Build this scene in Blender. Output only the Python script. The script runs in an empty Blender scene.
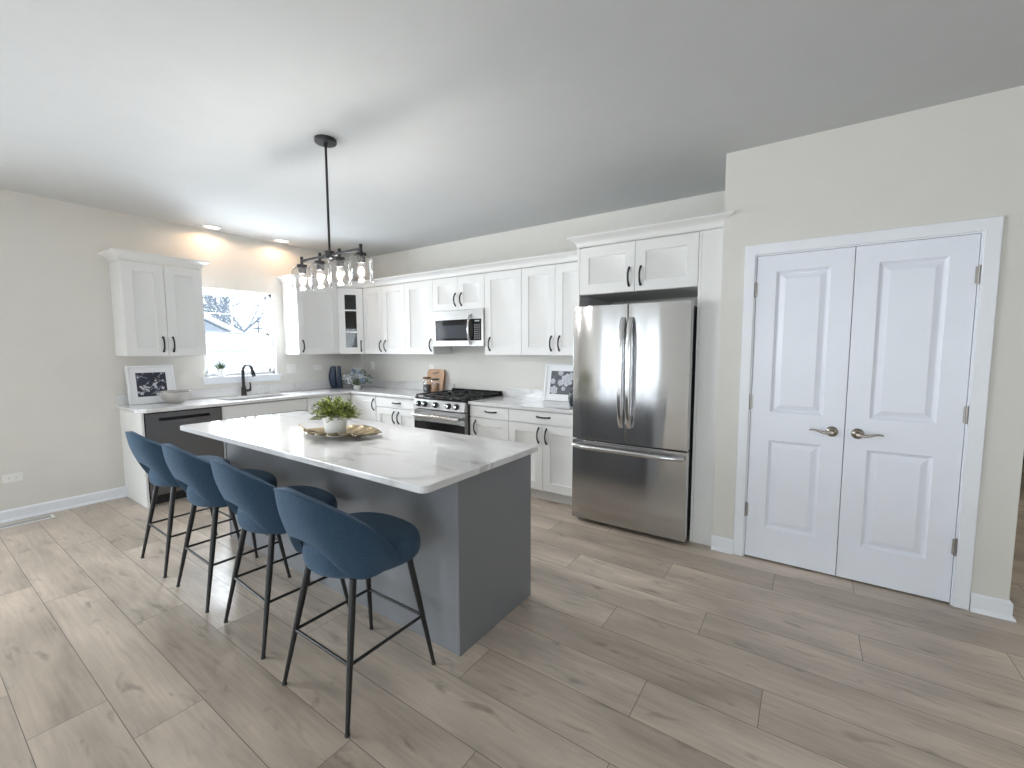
import bpy, bmesh, math, random
from mathutils import Vector, Matrix
C = bpy.context.scene
COL = C.collection
random.seed(7)
R = math.radians

# ------------------------------------------------------------------ camera
cam_d = bpy.data.cameras.new('camera')
cam = bpy.data.objects.new('camera', cam_d)
COL.objects.link(cam)
yaw, pitch, roll = R(33.899), R(4.783), R(-0.064)
cam_d.sensor_fit = 'HORIZONTAL'
cam_d.sensor_width = 36.0
cam_d.lens = 430.64 / 1024 * 36.0
cam_d.shift_x = -7.0 / 1024
cam_d.shift_y = 1.0 / 1024
cam_d.clip_start = 0.05
cam_d.clip_end = 300
fw = Vector((-math.sin(yaw) * math.cos(pitch), math.cos(yaw) * math.cos(pitch), -math.sin(pitch)))
rt = Vector((math.cos(yaw), math.sin(yaw), 0))
up = rt.cross(fw)
rt2 = rt * math.cos(roll) + up * math.sin(roll)
up2 = up * math.cos(roll) - rt * math.sin(roll)
M = Matrix((rt2, up2, -fw)).transposed().to_4x4()
M.translation = (5.600, -4.064, 1.459)
cam.matrix_world = M
C.camera = cam

# ------------------------------------------------------------------ view, sky, daylight
C.view_settings.view_transform = 'Standard'
C.view_settings.look = 'None'
C.view_settings.gamma = 1.0
C.view_settings.use_curve_mapping = False
C.view_settings.exposure = 0.29

w = bpy.data.worlds.new('overcast_sky')
C.world = w
w.use_nodes = True
wn = w.node_tree
bg = wn.nodes['Background']
bg.inputs[0].default_value = (0.90, 0.96, 1.0, 1)
bg.inputs[1].default_value = 1.7


def area(name, loc, rot, sx, sy, power, col):
    d = bpy.data.lights.new(name, 'AREA')
    d.shape = 'RECTANGLE'
    d.size, d.size_y = sx, sy
    d.energy = power
    d.color = col
    o = bpy.data.objects.new(name, d)
    o.location = loc
    o.rotation_euler = rot
    COL.objects.link(o)
    return o


# daylight coming in through the room's other glazing (patio door behind, patio door on the left wall, window on the right)
DAY = (0.885, 0.95, 1.0)
area('daylight_patio_rear', (1.90, -8.3, 1.15), (R(90), 0, 0), 1.4, 2.05, 6.5, DAY)
area('daylight_rear_glazing', (6.0, -8.35, 1.30), (R(74), 0, 0), 3.5, 1.9, 72, DAY)
area('daylight_patio_left', (-0.35, -5.6, 1.25), (0, R(-66), 0), 2.0, 2.2, 166, DAY)
area('daylight_sink_window', (-0.25, -1.635, 1.65), (0, R(-90), 0), 0.98, 0.75, 62, DAY)
area('daylight_sink_sky', (-1.7, -1.635, 3.35), (0, R(-45), 0), 2.2, 2.6, 600, DAY)
area('warm_fill_hall', (8.3, 2.6, 1.7), (R(-90), 0, R(0)), 0.8, 1.6, 14, (1.0, 0.93, 0.85))  # unseen warm fill light inside the hall
C.cycles.max_bounces = 16
C.cycles.diffuse_bounces = 8
C.cycles.transparent_max_bounces = 32


# ------------------------------------------------------------------ materials
def new_mat(name):
    m = bpy.data.materials.new(name)
    m.use_nodes = True
    return m, m.node_tree, m.node_tree.nodes['Principled BSDF']


def mat(name, col, rough=0.5, metal=0.0, bump=0.0, bscale=40.0, var=0.0, vscale=6.0, coat=0.0, sheen=0.0, stretch=(1, 1, 1), spec=None):
    m, nt, b = new_mat(name)
    b.inputs['Base Color'].default_value = (*col, 1)
    b.inputs['Roughness'].default_value = rough
    b.inputs['Metallic'].default_value = metal
    if spec is not None:
        b.inputs['Specular IOR Level'].default_value = spec
    if coat:
        b.inputs['Coat Weight'].default_value = coat
        b.inputs['Coat Roughness'].default_value = 0.1
    if sheen:
        b.inputs['Sheen Weight'].default_value = sheen
        b.inputs['Sheen Roughness'].default_value = 0.6
        b.inputs['Sheen Tint'].default_value = (0.55, 0.72, 0.9, 1)
    tc = nt.nodes.new('ShaderNodeTexCoord')
    mp = nt.nodes.new('ShaderNodeMapping')
    mp.inputs['Scale'].default_value = stretch
    nt.links.new(tc.outputs['Object'], mp.inputs[0])
    nz = nt.nodes.new('ShaderNodeTexNoise')
    nz.inputs['Scale'].default_value = vscale
    nz.inputs['Detail'].default_value = 5
    nt.links.new(mp.outputs[0], nz.inputs['Vector'])
    cr = nt.nodes.new('ShaderNodeValToRGB')
    v = var if var else 0.012
    cr.color_ramp.elements[0].position = 0.3
    cr.color_ramp.elements[1].position = 0.7
    cr.color_ramp.elements[0].color = (*[max(0, c * (1 - v)) for c in col], 1)
    cr.color_ramp.elements[1].color = (*[min(1, c * (1 + v)) for c in col], 1)
    nt.links.new(nz.outputs['Fac'], cr.inputs[0])
    nt.links.new(cr.outputs[0], b.inputs['Base Color'])
    if bump:
        n2 = nt.nodes.new('ShaderNodeTexNoise')
        n2.inputs['Scale'].default_value = bscale
        n2.inputs['Detail'].default_value = 3
        nt.links.new(mp.outputs[0], n2.inputs['Vector'])
        bp = nt.nodes.new('ShaderNodeBump')
        bp.inputs['Strength'].default_value = bump
        bp.inputs['Distance'].default_value = 0.004
        nt.links.new(n2.outputs['Fac'], bp.inputs['Height'])
        nt.links.new(bp.outputs[0], b.inputs['Normal'])
    return m


def glow(name, col, s):
    m, nt, b = new_mat(name)
    b.inputs['Base Color'].default_value = (*col, 1)
    b.inputs['Emission Color'].default_value = (*col, 1)
    b.inputs['Emission Strength'].default_value = s
    return m


def thin_glass(name, tint=(1, 1, 1), ior=1.45, rough=0.0, amount=1.0):
    m = bpy.data.materials.new(name)
    m.use_nodes = True
    nt = m.node_tree
    nt.nodes.clear()
    o = nt.nodes.new('ShaderNodeOutputMaterial')
    mx = nt.nodes.new('ShaderNodeMixShader')
    tr = nt.nodes.new('ShaderNodeBsdfTransparent')
    tr.inputs[0].default_value = (*tint, 1)
    gl = nt.nodes.new('ShaderNodeBsdfGlossy')
    gl.inputs['Roughness'].default_value = rough
    lw = nt.nodes.new('ShaderNodeLayerWeight')
    lw.inputs['Blend'].default_value = 0.5
    pw = nt.nodes.new('ShaderNodeMath')
    pw.operation = 'POWER'
    pw.inputs[1].default_value = 4.0
    nt.links.new(lw.outputs['Facing'], pw.inputs[0])
    ml = nt.nodes.new('ShaderNodeMath')
    ml.operation = 'MULTIPLY_ADD'
    ml.inputs[1].default_value = 0.55 * amount
    ml.inputs[2].default_value = 0.045 * amount
    nt.links.new(pw.outputs[0], ml.inputs[0])
    nt.links.new(ml.outputs[0], mx.inputs[0])
    nt.links.new(tr.outputs[0], mx.inputs[1])
    nt.links.new(gl.outputs[0], mx.inputs[2])
    nt.links.new(mx.outputs[0], o.inputs[0])
    return m


def steel(name, col, rough, aniso=0.7, wave=0.0, rot=0.0):
    m, nt, b = new_mat(name)
    b.inputs['Base Color'].default_value = (*col, 1)
    b.inputs['Metallic'].default_value = 1
    b.inputs['Roughness'].default_value = rough
    b.inputs['Anisotropic'].default_value = aniso
    b.inputs['Anisotropic Rotation'].default_value = rot
    tg = nt.nodes.new('ShaderNodeTangent')
    tg.direction_type = 'RADIAL'
    tg.axis = 'Z'
    nt.links.new(tg.outputs[0], b.inputs['Tangent'])
    tc = nt.nodes.new('ShaderNodeTexCoord')
    mp = nt.nodes.new('ShaderNodeMapping')
    mp.inputs['Scale'].default_value = (2.0, 2.0, 600.0)
    nt.links.new(tc.outputs['Object'], mp.inputs[0])
    nz = nt.nodes.new('ShaderNodeTexNoise')
    nz.inputs['Scale'].default_value = 1.0
    nt.links.new(mp.outputs[0], nz.inputs['Vector'])
    mr = nt.nodes.new('ShaderNodeMapRange')
    mr.inputs['To Min'].default_value = rough * 0.8
    mr.inputs['To Max'].default_value = rough * 1.25
    nt.links.new(nz.outputs['Fac'], mr.inputs['Value'])
    nt.links.new(mr.outputs[0], b.inputs['Roughness'])
    if wave:
        m2 = nt.nodes.new('ShaderNodeMapping')
        m2.inputs['Scale'].default_value = (7.0, 7.0, 1.1)
        nt.links.new(tc.outputs['Object'], m2.inputs[0])
        n2 = nt.nodes.new('ShaderNodeTexNoise')
        n2.inputs['Scale'].default_value = 1.0
        n2.inputs['Detail'].default_value = 1
        nt.links.new(m2.outputs[0], n2.inputs['Vector'])
        bp = nt.nodes.new('ShaderNodeBump')
        bp.inputs['Strength'].default_value = wave
        bp.inputs['Distance'].default_value = 0.01
        nt.links.new(n2.outputs['Fac'], bp.inputs['Height'])
        nt.links.new(bp.outputs[0], b.inputs['Normal'])
    return m


def quartz(name):
    m, nt, b = new_mat(name)
    b.inputs['Roughness'].default_value = 0.07
    tc = nt.nodes.new('ShaderNodeTexCoord')
    mp = nt.nodes.new('ShaderNodeMapping')
    mp.inputs['Scale'].default_value = (0.55, 1.5, 1.2)
    mp.inputs['Rotation'].default_value = (0, 0, 0.35)
    nt.links.new(tc.outputs['Object'], mp.inputs[0])
    nz = nt.nodes.new('ShaderNodeTexNoise')
    nz.inputs['Scale'].default_value = 1.6
    nz.inputs['Detail'].default_value = 6
    nz.inputs['Roughness'].default_value = 0.55
    nz.inputs['Distortion'].default_value = 0.6
    nt.links.new(mp.outputs[0], nz.inputs['Vector'])
    cr = nt.nodes.new('ShaderNodeValToRGB')
    e = cr.color_ramp.elements
    base = (0.705, 0.705, 0.71, 1)
    e[0].position = 0.0
    e[0].color = base
    e[1].position = 1.0
    e[1].color = base
    for p, c in ((0.465, base), (0.495, (0.52, 0.51, 0.50, 1)), (0.515, (0.64, 0.635, 0.625, 1)), (0.54, base)):
        x = e.new(p)
        x.color = c
    nt.links.new(nz.outputs['Fac'], cr.inputs[0])
    n2 = nt.nodes.new('ShaderNodeTexNoise')
    n2.inputs['Scale'].default_value = 2.2
    nt.links.new(tc.outputs['Object'], n2.inputs['Vector'])
    mk = nt.nodes.new('ShaderNodeMapRange')
    mk.inputs['From Min'].default_value = 0.42
    mk.inputs['From Max'].default_value = 0.62
    nt.links.new(n2.outputs['Fac'], mk.inputs['Value'])
    mx = nt.nodes.new('ShaderNodeMix')
    mx.data_type = 'RGBA'
    mx.inputs[6].default_value = base
    nt.links.new(mk.outputs[0], mx.inputs[0])
    nt.links.new(cr.outputs[0], mx.inputs[7])
    nt.links.new(mx.outputs[2], b.inputs['Base Color'])
    return m


def floor_mat(name, tones, seam=False):
    m, nt, b = new_mat(name)
    b.inputs['Roughness'].default_value = 0.30
    at = nt.nodes.new('ShaderNodeAttribute')
    at.attribute_name = 'plank'
    tc = nt.nodes.new('ShaderNodeTexCoord')
    sc = nt.nodes.new('ShaderNodeVectorMath')
    sc.operation = 'SCALE'
    sc.inputs[3].default_value = 37.0
    cv = nt.nodes.new('ShaderNodeCombineXYZ')
    nt.links.new(at.outputs['Fac'], cv.inputs[0])
    nt.links.new(at.outputs['Fac'], cv.inputs[1])
    nt.links.new(cv.outputs[0], sc.inputs[0])
    ad = nt.nodes.new('ShaderNodeVectorMath')
    nt.links.new(tc.outputs['Object'], ad.inputs[0])
    nt.links.new(sc.outputs[0], ad.inputs[1])

    def noise(scale, detail, st, dist=0.0):
        mp = nt.nodes.new('ShaderNodeMapping')
        mp.inputs['Scale'].default_value = st
        nt.links.new(ad.outputs[0], mp.inputs[0])
        n = nt.nodes.new('ShaderNodeTexNoise')
        n.inputs['Scale'].default_value = scale
        n.inputs['Detail'].default_value = detail
        n.inputs['Distortion'].default_value = dist
        nt.links.new(mp.outputs[0], n.inputs['Vector'])
        return n
    cr = nt.nodes.new('ShaderNodeValToRGB')
    e = cr.color_ramp.elements
    e[0].color = (*tones[0], 1)
    e[1].color = (*tones[1], 1)
    e[0].position = 0.0
    e[1].position = 1.0
    nt.links.new(at.outputs['Fac'], cr.inputs[0])
    # broad cloudy patches, long grain, cathedral streaks
    prev = cr.outputs[0]
    for n, lo, hi, f0, f1 in ((noise(1.0, 5, (1.5, 5.0, 1), 0.25), 0.70, 1.18, 0.30, 0.72),
                              (noise(1.0, 8, (4.0, 55, 1), 0.4), 0.86, 1.09, 0.28, 0.72),
                              (noise(1.0, 3, (5.0, 15.0, 1), 0.6), 1.0, 0.62, 0.60, 0.74)):
        mr = nt.nodes.new('ShaderNodeMapRange')
        mr.inputs['From Min'].default_value = f0
        mr.inputs['From Max'].default_value = f1
        mr.inputs['To Min'].default_value = lo
        mr.inputs['To Max'].default_value = hi
        nt.links.new(n.outputs['Fac'], mr.inputs['Value'])
        mu = nt.nodes.new('ShaderNodeVectorMath')
        mu.operation = 'SCALE'
        nt.links.new(prev, mu.inputs[0])
        nt.links.new(mr.outputs[0], mu.inputs[3])
        prev = mu.outputs[0]
    nt.links.new(prev, b.inputs['Base Color'])
    n = noise(1.0, 5, (6, 90, 1))
    bp = nt.nodes.new('ShaderNodeBump')
    bp.inputs['Strength'].default_value = 0.10
    bp.inputs['Distance'].default_value = 0.002
    nt.links.new(n.outputs['Fac'], bp.inputs['Height'])
    nt.links.new(bp.outputs[0], b.inputs['Normal'])
    return m


WALL = mat('warm_grey_wall_paint', (0.71, 0.695, 0.655), 0.75, bump=0.05, bscale=180, spec=0.3)
CEIL = mat('matt_ceiling_paint', (0.585, 0.60, 0.605), 0.85, bump=0.08, bscale=120, spec=0.2)
TRIM = mat('white_trim_paint', (0.83, 0.855, 0.90), 0.32)
DOORP = mat('white_door_paint', (0.82, 0.85, 0.925), 0.34, bump=0.05, bscale=90)
CAB = mat('white_cabinet_paint', (0.77, 0.77, 0.76), 0.45)
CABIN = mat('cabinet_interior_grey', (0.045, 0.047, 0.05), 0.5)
SLATE = mat('slate_grey_cabinet_paint', (0.200, 0.208, 0.222), 0.36)
QUARTZ = quartz('white_veined_quartz')
FABRIC = mat('blue_woven_fabric', (0.028, 0.058, 0.100), 0.9, bump=0.5, bscale=420, var=0.22, vscale=160, sheen=0.22, spec=0.2)
BLACKM = mat('matt_black_metal', (0.013, 0.013, 0.014), 0.42)
BLACKG = mat('gloss_black_enamel', (0.010, 0.010, 0.011), 0.16)
IRON = mat('cast_iron', (0.016, 0.016, 0.017), 0.6, bump=0.3, bscale=200)
STEEL = steel('brushed_stainless_steel', (0.57, 0.57, 0.575), 0.12, 0.85, 0.16, 0.25)
STEEL2 = steel('stainless_trim', (0.37, 0.365, 0.355), 0.30, 0.4)
STEELH = steel('polished_handle_steel', (0.66, 0.66, 0.67), 0.16, 0.0)
DARKST = steel('black_stainless_steel', (0.20, 0.197, 0.197), 0.36, 0.6)
NICKEL = mat('satin_nickel', (0.40, 0.36, 0.32), 0.25, 1.0)
HINGE = mat('hinge_nickel', (0.36, 0.34, 0.32), 0.35, 1.0)
SINKM = mat('grey_sink_steel', (0.30, 0.30, 0.30), 0.35, 0.6)
DKGREY = mat('dark_grey_plastic', (0.035, 0.036, 0.038), 0.4)
GLASSBLK = mat('black_oven_glass', (0.008, 0.008, 0.009), 0.08)
MWGLASS = mat('microwave_glass', (0.055, 0.06, 0.072), 0.12)
CLEAR = thin_glass('clear_glass', (0.98, 0.975, 0.97), 1.5, 0.05, 1.7)
PANE = thin_glass('window_pane_glass', (0.98, 0.99, 1.0), 1.45, 0.0, 0.8)
CABGL = thin_glass('cabinet_glass', (0.75, 0.76, 0.77), 1.45, 0.02, 1.0)
CERAM = mat('white_ceramic', (0.82, 0.82, 0.80), 0.3)
STONEW = mat('pale_grey_stoneware', (0.42, 0.40, 0.38), 0.4, var=0.12, vscale=18)
RIMG = mat('silver_glaze', (0.42, 0.40, 0.38), 0.25, 0.8)
GOLD = mat('antique_gold_leaf', (0.36, 0.29, 0.185), 0.30, 0.85, var=0.25, vscale=22, bump=0.3, bscale=50)
BLUEC = mat('navy_blue_ceramic', (0.007, 0.022, 0.055), 0.3, var=0.35, vscale=40, bump=0.6, bscale=70)
NAVYG = mat('dark_navy_glass_ceramic', (0.014, 0.02, 0.03), 0.2)
LEAF1 = mat('fresh_green_leaf', (0.34, 0.40, 0.09), 0.5, var=0.5, vscale=25)
LEAF2 = mat('olive_green_leaf', (0.11, 0.155, 0.05), 0.5, var=0.4, vscale=25)
LEAFB = mat('blue_grey_leaf', (0.035, 0.06, 0.075), 0.5, var=0.4, vscale=30)
STEMG = mat('green_stem', (0.09, 0.12, 0.03), 0.6)
PETAL = mat('white_petal', (0.62, 0.65, 0.66), 0.6)
PETALB = mat('dusty_blue_petal', (0.30, 0.38, 0.52), 0.6)
SOIL = mat('dark_soil', (0.03, 0.022, 0.015), 0.9, bump=0.6, bscale=120)
WOODB = mat('oak_board', (0.42, 0.235, 0.115), 0.5, var=0.18, vscale=10, stretch=(10, 10, 1))
WOODD = mat('walnut_lid', (0.16, 0.075, 0.03), 0.5, var=0.2, vscale=14, stretch=(8, 8, 2))
COFFEE = mat('dark_beans', (0.035, 0.04, 0.045), 0.6, var=0.5, vscale=120, bump=0.8, bscale=90)
NUTS = mat('brown_nuts', (0.38, 0.20, 0.09), 0.6, var=0.4, vscale=110, bump=0.8, bscale=80)
PLASW = mat('white_plate_plastic', (0.82, 0.82, 0.80), 0.35)
FRAMEW = mat('white_picture_frame', (0.80, 0.81, 0.83), 0.35)
MATW = mat('white_picture_mat', (0.83, 0.84, 0.86), 0.8)
INKN = mat('navy_print_ground', (0.022, 0.025, 0.045), 0.6, var=0.3, vscale=30)
INKW = mat('pale_print_ink', (0.55, 0.57, 0.62), 0.7)
INKM = mat('mid_grey_print_ink', (0.36, 0.37, 0.40), 0.7)
INKG = mat('grey_print_ground', (0.105, 0.112, 0.125), 0.6, var=0.3, vscale=20)
SNOW = mat('fresh_snow', (0.88, 0.90, 0.93), 0.8, bump=0.4, bscale=8, var=0.03)
FENCEM = mat('frosted_fence_board', (0.74, 0.80, 0.85), 0.7, var=0.12, vscale=5)
BARK = mat('frosted_bark', (0.26, 0.31, 0.37), 0.8, var=0.3, vscale=8)
FIR = mat('snowy_fir_needles', (0.16, 0.22, 0.26), 0.8, var=0.5, vscale=9)
HOUSEW = mat('grey_shed_wall', (0.42, 0.47, 0.54), 0.7)
FILAM = glow('glowing_filament', (1.0, 0.88, 0.66), 7.0)
BULB = bpy.data.materials.new('lit_bulb_envelope')
BULB.use_nodes = True
_nt = BULB.node_tree
_nt.nodes.clear()
_o = _nt.nodes.new('ShaderNodeOutputMaterial')
_m = _nt.nodes.new('ShaderNodeMixShader')
_t = _nt.nodes.new('ShaderNodeBsdfTransparent')
_e = _nt.nodes.new('ShaderNodeEmission')
_e.inputs[0].default_value = (1.0, 0.93, 0.83, 1)
_e.inputs[1].default_value = 0.9
_m.inputs[0].default_value = 0.30
_nt.links.new(_t.outputs[0], _m.inputs[1])
_nt.links.new(_e.outputs[0], _m.inputs[2])
_nt.links.new(_m.outputs[0], _o.inputs[0])
LENS = glow('downlight_lens', (1.0, 0.93, 0.82), 2.0)
DARKDR = mat('black_entry_door_paint', (0.012, 0.012, 0.014), 0.4)
FLOORM = floor_mat('grey_oak_plank', ((0.462, 0.384, 0.310), (0.580, 0.492, 0.408)))
SEAMM = mat('plank_seam', (0.135, 0.115, 0.098), 0.6)


# ------------------------------------------------------------------ mesh helpers
class MB:
    """collects faces; build() links ONE mesh object"""

    def __init__(s):
        s.v, s.f, s.mi, s.sm = [], [], [], []

    def face(s, idx, mi=0):
        s.f.append(tuple(idx))
        s.mi.append(mi)

    def quad(s, a, b, c, d, mi=0):
        n = len(s.v)
        s.v += [a, b, c, d]
        s.face((n, n + 1, n + 2, n + 3), mi)

    def box(s, x0, x1, y0, y1, z0, z1, mi=0, M=None):
        n = len(s.v)
        p = [(x, y, z) for z in (z0, z1) for y in (y0, y1) for x in (x0, x1)]
        if M:
            p = [tuple(M @ Vector(q)) for q in p]
        s.v += p
        for q in ((0, 2, 3, 1), (4, 5, 7, 6), (0, 1, 5, 4), (2, 6, 7, 3), (0, 4, 6, 2), (1, 3, 7, 5)):
            s.face([n + i for i in q], mi)

    def lathe(s, prof, c=(0, 0, 0), n=24, mi=0, M=None, cap0=True, cap1=True):
        b = len(s.v)
        for r, z in prof:
            for k in range(n):
                a = 2 * math.pi * k / n
                p = Vector((c[0] + r * math.cos(a), c[1] + r * math.sin(a), c[2] + z))
                if M:
                    p = M @ p
                s.v.append(tuple(p))
        for i in range(len(prof) - 1):
            for k in range(n):
                k2 = (k + 1) % n
                s.face((b + i * n + k, b + i * n + k2, b + (i + 1) * n + k2, b + (i + 1) * n + k), mi)
        if cap0:
            s.face([b + k for k in range(n)][::-1], mi)
        if cap1:
            s.face([b + (len(prof) - 1) * n + k for k in range(n)], mi)

    def tube(s, pts, rad, n=10, mi=0, cap=True):
        pts = [Vector(p) for p in pts]
        rads = rad if isinstance(rad, (list, tuple)) else [rad] * len(pts)
        b = len(s.v)
        t0 = (pts[1] - pts[0]).normalized()
        nrm = t0.orthogonal().normalized()
        for i, p in enumerate(pts):
            if i == 0:
                t = t0
            elif i == len(pts) - 1:
                t = (pts[i] - pts[i - 1]).normalized()
            else:
                t = ((pts[i + 1] - p).normalized() + (p - pts[i - 1]).normalized()).normalized()
            nrm = (nrm - t * nrm.dot(t)).normalized()
            bn = t.cross(nrm)
            for k in range(n):
                a = 2 * math.pi * k / n
                s.v.append(tuple(p + (nrm * math.cos(a) + bn * math.sin(a)) * rads[i]))
        for i in range(len(pts) - 1):
            for k in range(n):
                k2 = (k + 1) % n
                s.face((b + i * n + k, b + i * n + k2, b + (i + 1) * n + k2, b + (i + 1) * n + k), mi)
        if cap:
            s.face([b + k for k in range(n)][::-1], mi)
            s.face([b + (len(pts) - 1) * n + k for k in range(n)], mi)

    def ribbon(s, pts, wx, wy, mi=0):
        """rounded flat bar of width wx (in x) and depth wy following pts in the yz plane"""
        b = len(s.v)
        n = 16
        for i, p in enumerate(pts):
            p0, p1 = Vector(pts[max(0, i - 1)]), Vector(pts[min(len(pts) - 1, i + 1)])
            t = (p1 - p0).normalized()
            nr = Vector((0, t.z, -t.y))
            k = 0.8 if i in (0, len(pts) - 1) else 1
            for a in range(n):
                an = 2 * math.pi * a / n
                ca, sa = math.cos(an), math.sin(an)
                r = 1 / (abs(ca) ** 4 + abs(sa) ** 4) ** 0.25
                s.v.append(tuple(Vector(p) + Vector((wx / 2 * ca * r * k, 0, 0)) + nr * (wy / 2 * sa * r * k)))
        for i in range(len(pts) - 1):
            for a in range(n):
                a2 = (a + 1) % n
                s.face((b + i * n + a, b + i * n + a2, b + (i + 1) * n + a2, b + (i + 1) * n + a), mi)
        s.face([b + a for a in range(n)][::-1], mi)
        s.face([b + (len(pts) - 1) * n + a for a in range(n)], mi)

    def sphere(s, c, r, n=12, m=8, mi=0, sc=(1, 1, 1), M=None):
        prof = []
        b = len(s.v)
        for i in range(m + 1):
            ph = math.pi * i / m
            for k in range(n):
                a = 2 * math.pi * k / n
                p = Vector((r * sc[0] * math.sin(ph) * math.cos(a), r * sc[1] * math.sin(ph) * math.sin(a), -r * sc[2] * math.cos(ph)))
                if M:
                    p = M @ p
                s.v.append(tuple(Vector(c) + p))
        for i in range(m):
            for k in range(n):
                k2 = (k + 1) % n
                s.face((b + i * n + k, b + i * n + k2, b + (i + 1) * n + k2, b + (i + 1) * n + k), mi)

    def sweep(s, path, prof, closed=False, mi=0, caps=True):
        """path: 2D points; prof: (out, z), out to the right of travel; mitred"""
        n = len(path)
        P = [Vector(p) for p in path]
        b = len(s.v)
        for i in range(n):
            d0 = (P[i] - P[i - 1]).normalized() if i > 0 else (P[1] - P[0]).normalized()
            d1 = (P[i + 1] - P[i]).normalized() if i < n - 1 else d0
            n0 = Vector((d0.y, -d0.x))
            n1 = Vector((d1.y, -d1.x))
            mdir = (n0 + n1).normalized()
            k = 1 / max(0.2, mdir.dot(n0))
            for o, z in prof:
                q = P[i] + mdir * (o * k)
                s.v.append((q.x, q.y, z))
        m = len(prof)
        for i in range(n - 1):
            for j in range(m):
                j2 = (j + 1) % m
                s.face((b + i * m + j, b + (i + 1) * m + j, b + (i + 1) * m + j2, b + i * m + j2), mi)
        if caps:
            s.face([b + j for j in range(m)], mi)
            s.face([b + (n - 1) * m + j for j in range(m)][::-1], mi)

    def panelled(s, w, h, t, panels, loops, x0=0.0, y0=0.0, z0=0.0, mi=0):
        """slab w x h x t, its front at y0-t facing -y, with sunk panels; loops: (inset, depth)"""
        yf = y0 - t
        # front stiles and rails around panels (panels stacked in one column or a grid of one)
        xs = sorted({0, w} | {p[0] for p in panels} | {p[1] for p in panels})
        zs = sorted({0, h} | {p[2] for p in panels} | {p[3] for p in panels})
        for i in range(len(xs) - 1):
            for j in range(len(zs) - 1):
                cx, cz = (xs[i] + xs[i + 1]) / 2, (zs[j] + zs[j + 1]) / 2
                if any(p[0] < cx < p[1] and p[2] < cz < p[3] for p in panels):
                    continue
                s.quad((x0 + xs[i], yf, z0 + zs[j]), (x0 + xs[i + 1], yf, z0 + zs[j]), (x0 + xs[i + 1], yf, z0 + zs[j + 1]), (x0 + xs[i], yf, z0 + zs[j + 1]), mi)
        for p in panels:
            prev = None
            for ins, dep in [(0, 0)] + list(loops):
                c = [(x0 + p[0] + ins, yf + dep, z0 + p[2] + ins), (x0 + p[1] - ins, yf + dep, z0 + p[2] + ins), (x0 + p[1] - ins, yf + dep, z0 + p[3] - ins), (x0 + p[0] + ins, yf + dep, z0 + p[3] - ins)]
                if prev:
                    for k in range(4):
                        k2 = (k + 1) % 4
                        s.quad(prev[k], prev[k2], c[k2], c[k], mi)
                prev = c
            s.quad(*prev, mi)
        a = (x0, x0 + w)
        s.quad((x0, y0, z0), (x0, yf, z0), (x0, yf, z0 + h), (x0, y0, z0 + h), mi)
        s.quad((x0 + w, yf, z0), (x0 + w, y0, z0), (x0 + w, y0, z0 + h), (x0 + w, yf, z0 + h), mi)
        s.quad((x0, yf, z0 + h), (x0 + w, yf, z0 + h), (x0 + w, y0, z0 + h), (x0, y0, z0 + h), mi)
        s.quad((x0, y0, z0), (x0 + w, y0, z0), (x0 + w, yf, z0), (x0, yf, z0), mi)
        s.quad((x0 + w, y0, z0), (x0, y0, z0), (x0, y0, z0 + h), (x0 + w, y0, z0 + h), mi)

    def build(s, name, mats, parent=None, loc=None, rot=None, bevel=0.0, smooth=35, sub=0, seg=2, solid=0.0, merge=True):
        me = bpy.data.meshes.new(name)
        me.from_pydata([tuple(p) for p in s.v], [], s.f)
        for m in (mats if isinstance(mats, (list, tuple)) else [mats]):
            me.materials.append(m)
        me.polygons.foreach_set('material_index', s.mi)
        if merge:
            bm = bmesh.new()
            bm.from_mesh(me)
            bmesh.ops.remove_doubles(bm, verts=bm.verts, dist=1e-5)
            bmesh.ops.recalc_face_normals(bm, faces=bm.faces)
            bm.to_mesh(me)
            bm.free()
        if smooth:
            me.polygons.foreach_set('use_smooth', [True] * len(me.polygons))
            me.set_sharp_from_angle(angle=R(smooth))
        me.update()
        o = bpy.data.objects.new(name, me)
        COL.objects.link(o)
        if parent is not None:
            o.parent = parent
        if loc is not None:
            o.location = loc
        if rot is not None:
            o.rotation_euler = rot
        if solid:
            q = o.modifiers.new('solid', 'SOLIDIFY')
            q.thickness = solid
            q.offset = 0
        if bevel:
            q = o.modifiers.new('bevel', 'BEVEL')
            q.width = bevel
            q.segments = seg
            q.limit_method = 'ANGLE'
            q.angle_limit = R(40)
        if sub:
            q = o.modifiers.new('sub', 'SUBSURF')
            q.levels = q.render_levels = sub
        return o


def tag(o, label, cat, group=None):
    o['label'] = label
    o['category'] = cat
    if group:
        o['group'] = group
    return o


def thing(name, label, cat, loc=(0, 0, 0), rz=0.0, group=None):
    o = bpy.data.objects.new(name, None)
    o.empty_display_size = 0.1
    COL.objects.link(o)
    o.location = loc
    o.rotation_euler = (0, 0, rz)
    return tag(o, label, cat, group)


def struct(o):
    o['kind'] = 'structure'
    return o


def boxobj(name, dims, m, parent=None, bevel=0.002, **k):
    b = MB()
    b.box(*dims)
    return b.build(name, m, parent, bevel=bevel, **k)


def copy_tree(o, parent=None):
    c = o.copy()
    COL.objects.link(c)
    if parent is not None:
        c.parent = parent
    for ch in [x for x in o.children]:
        copy_tree(ch, c)
    return c


def arc_pts(fn, n):
    return [fn(i / (n - 1)) for i in range(n)]


# ------------------------------------------------------------------ room shell
H = 2.781
PY = -0.744          # pantry wall face
XE, XP0, XP1 = 9.0, 5.071, 6.558
YR = -8.0

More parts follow.
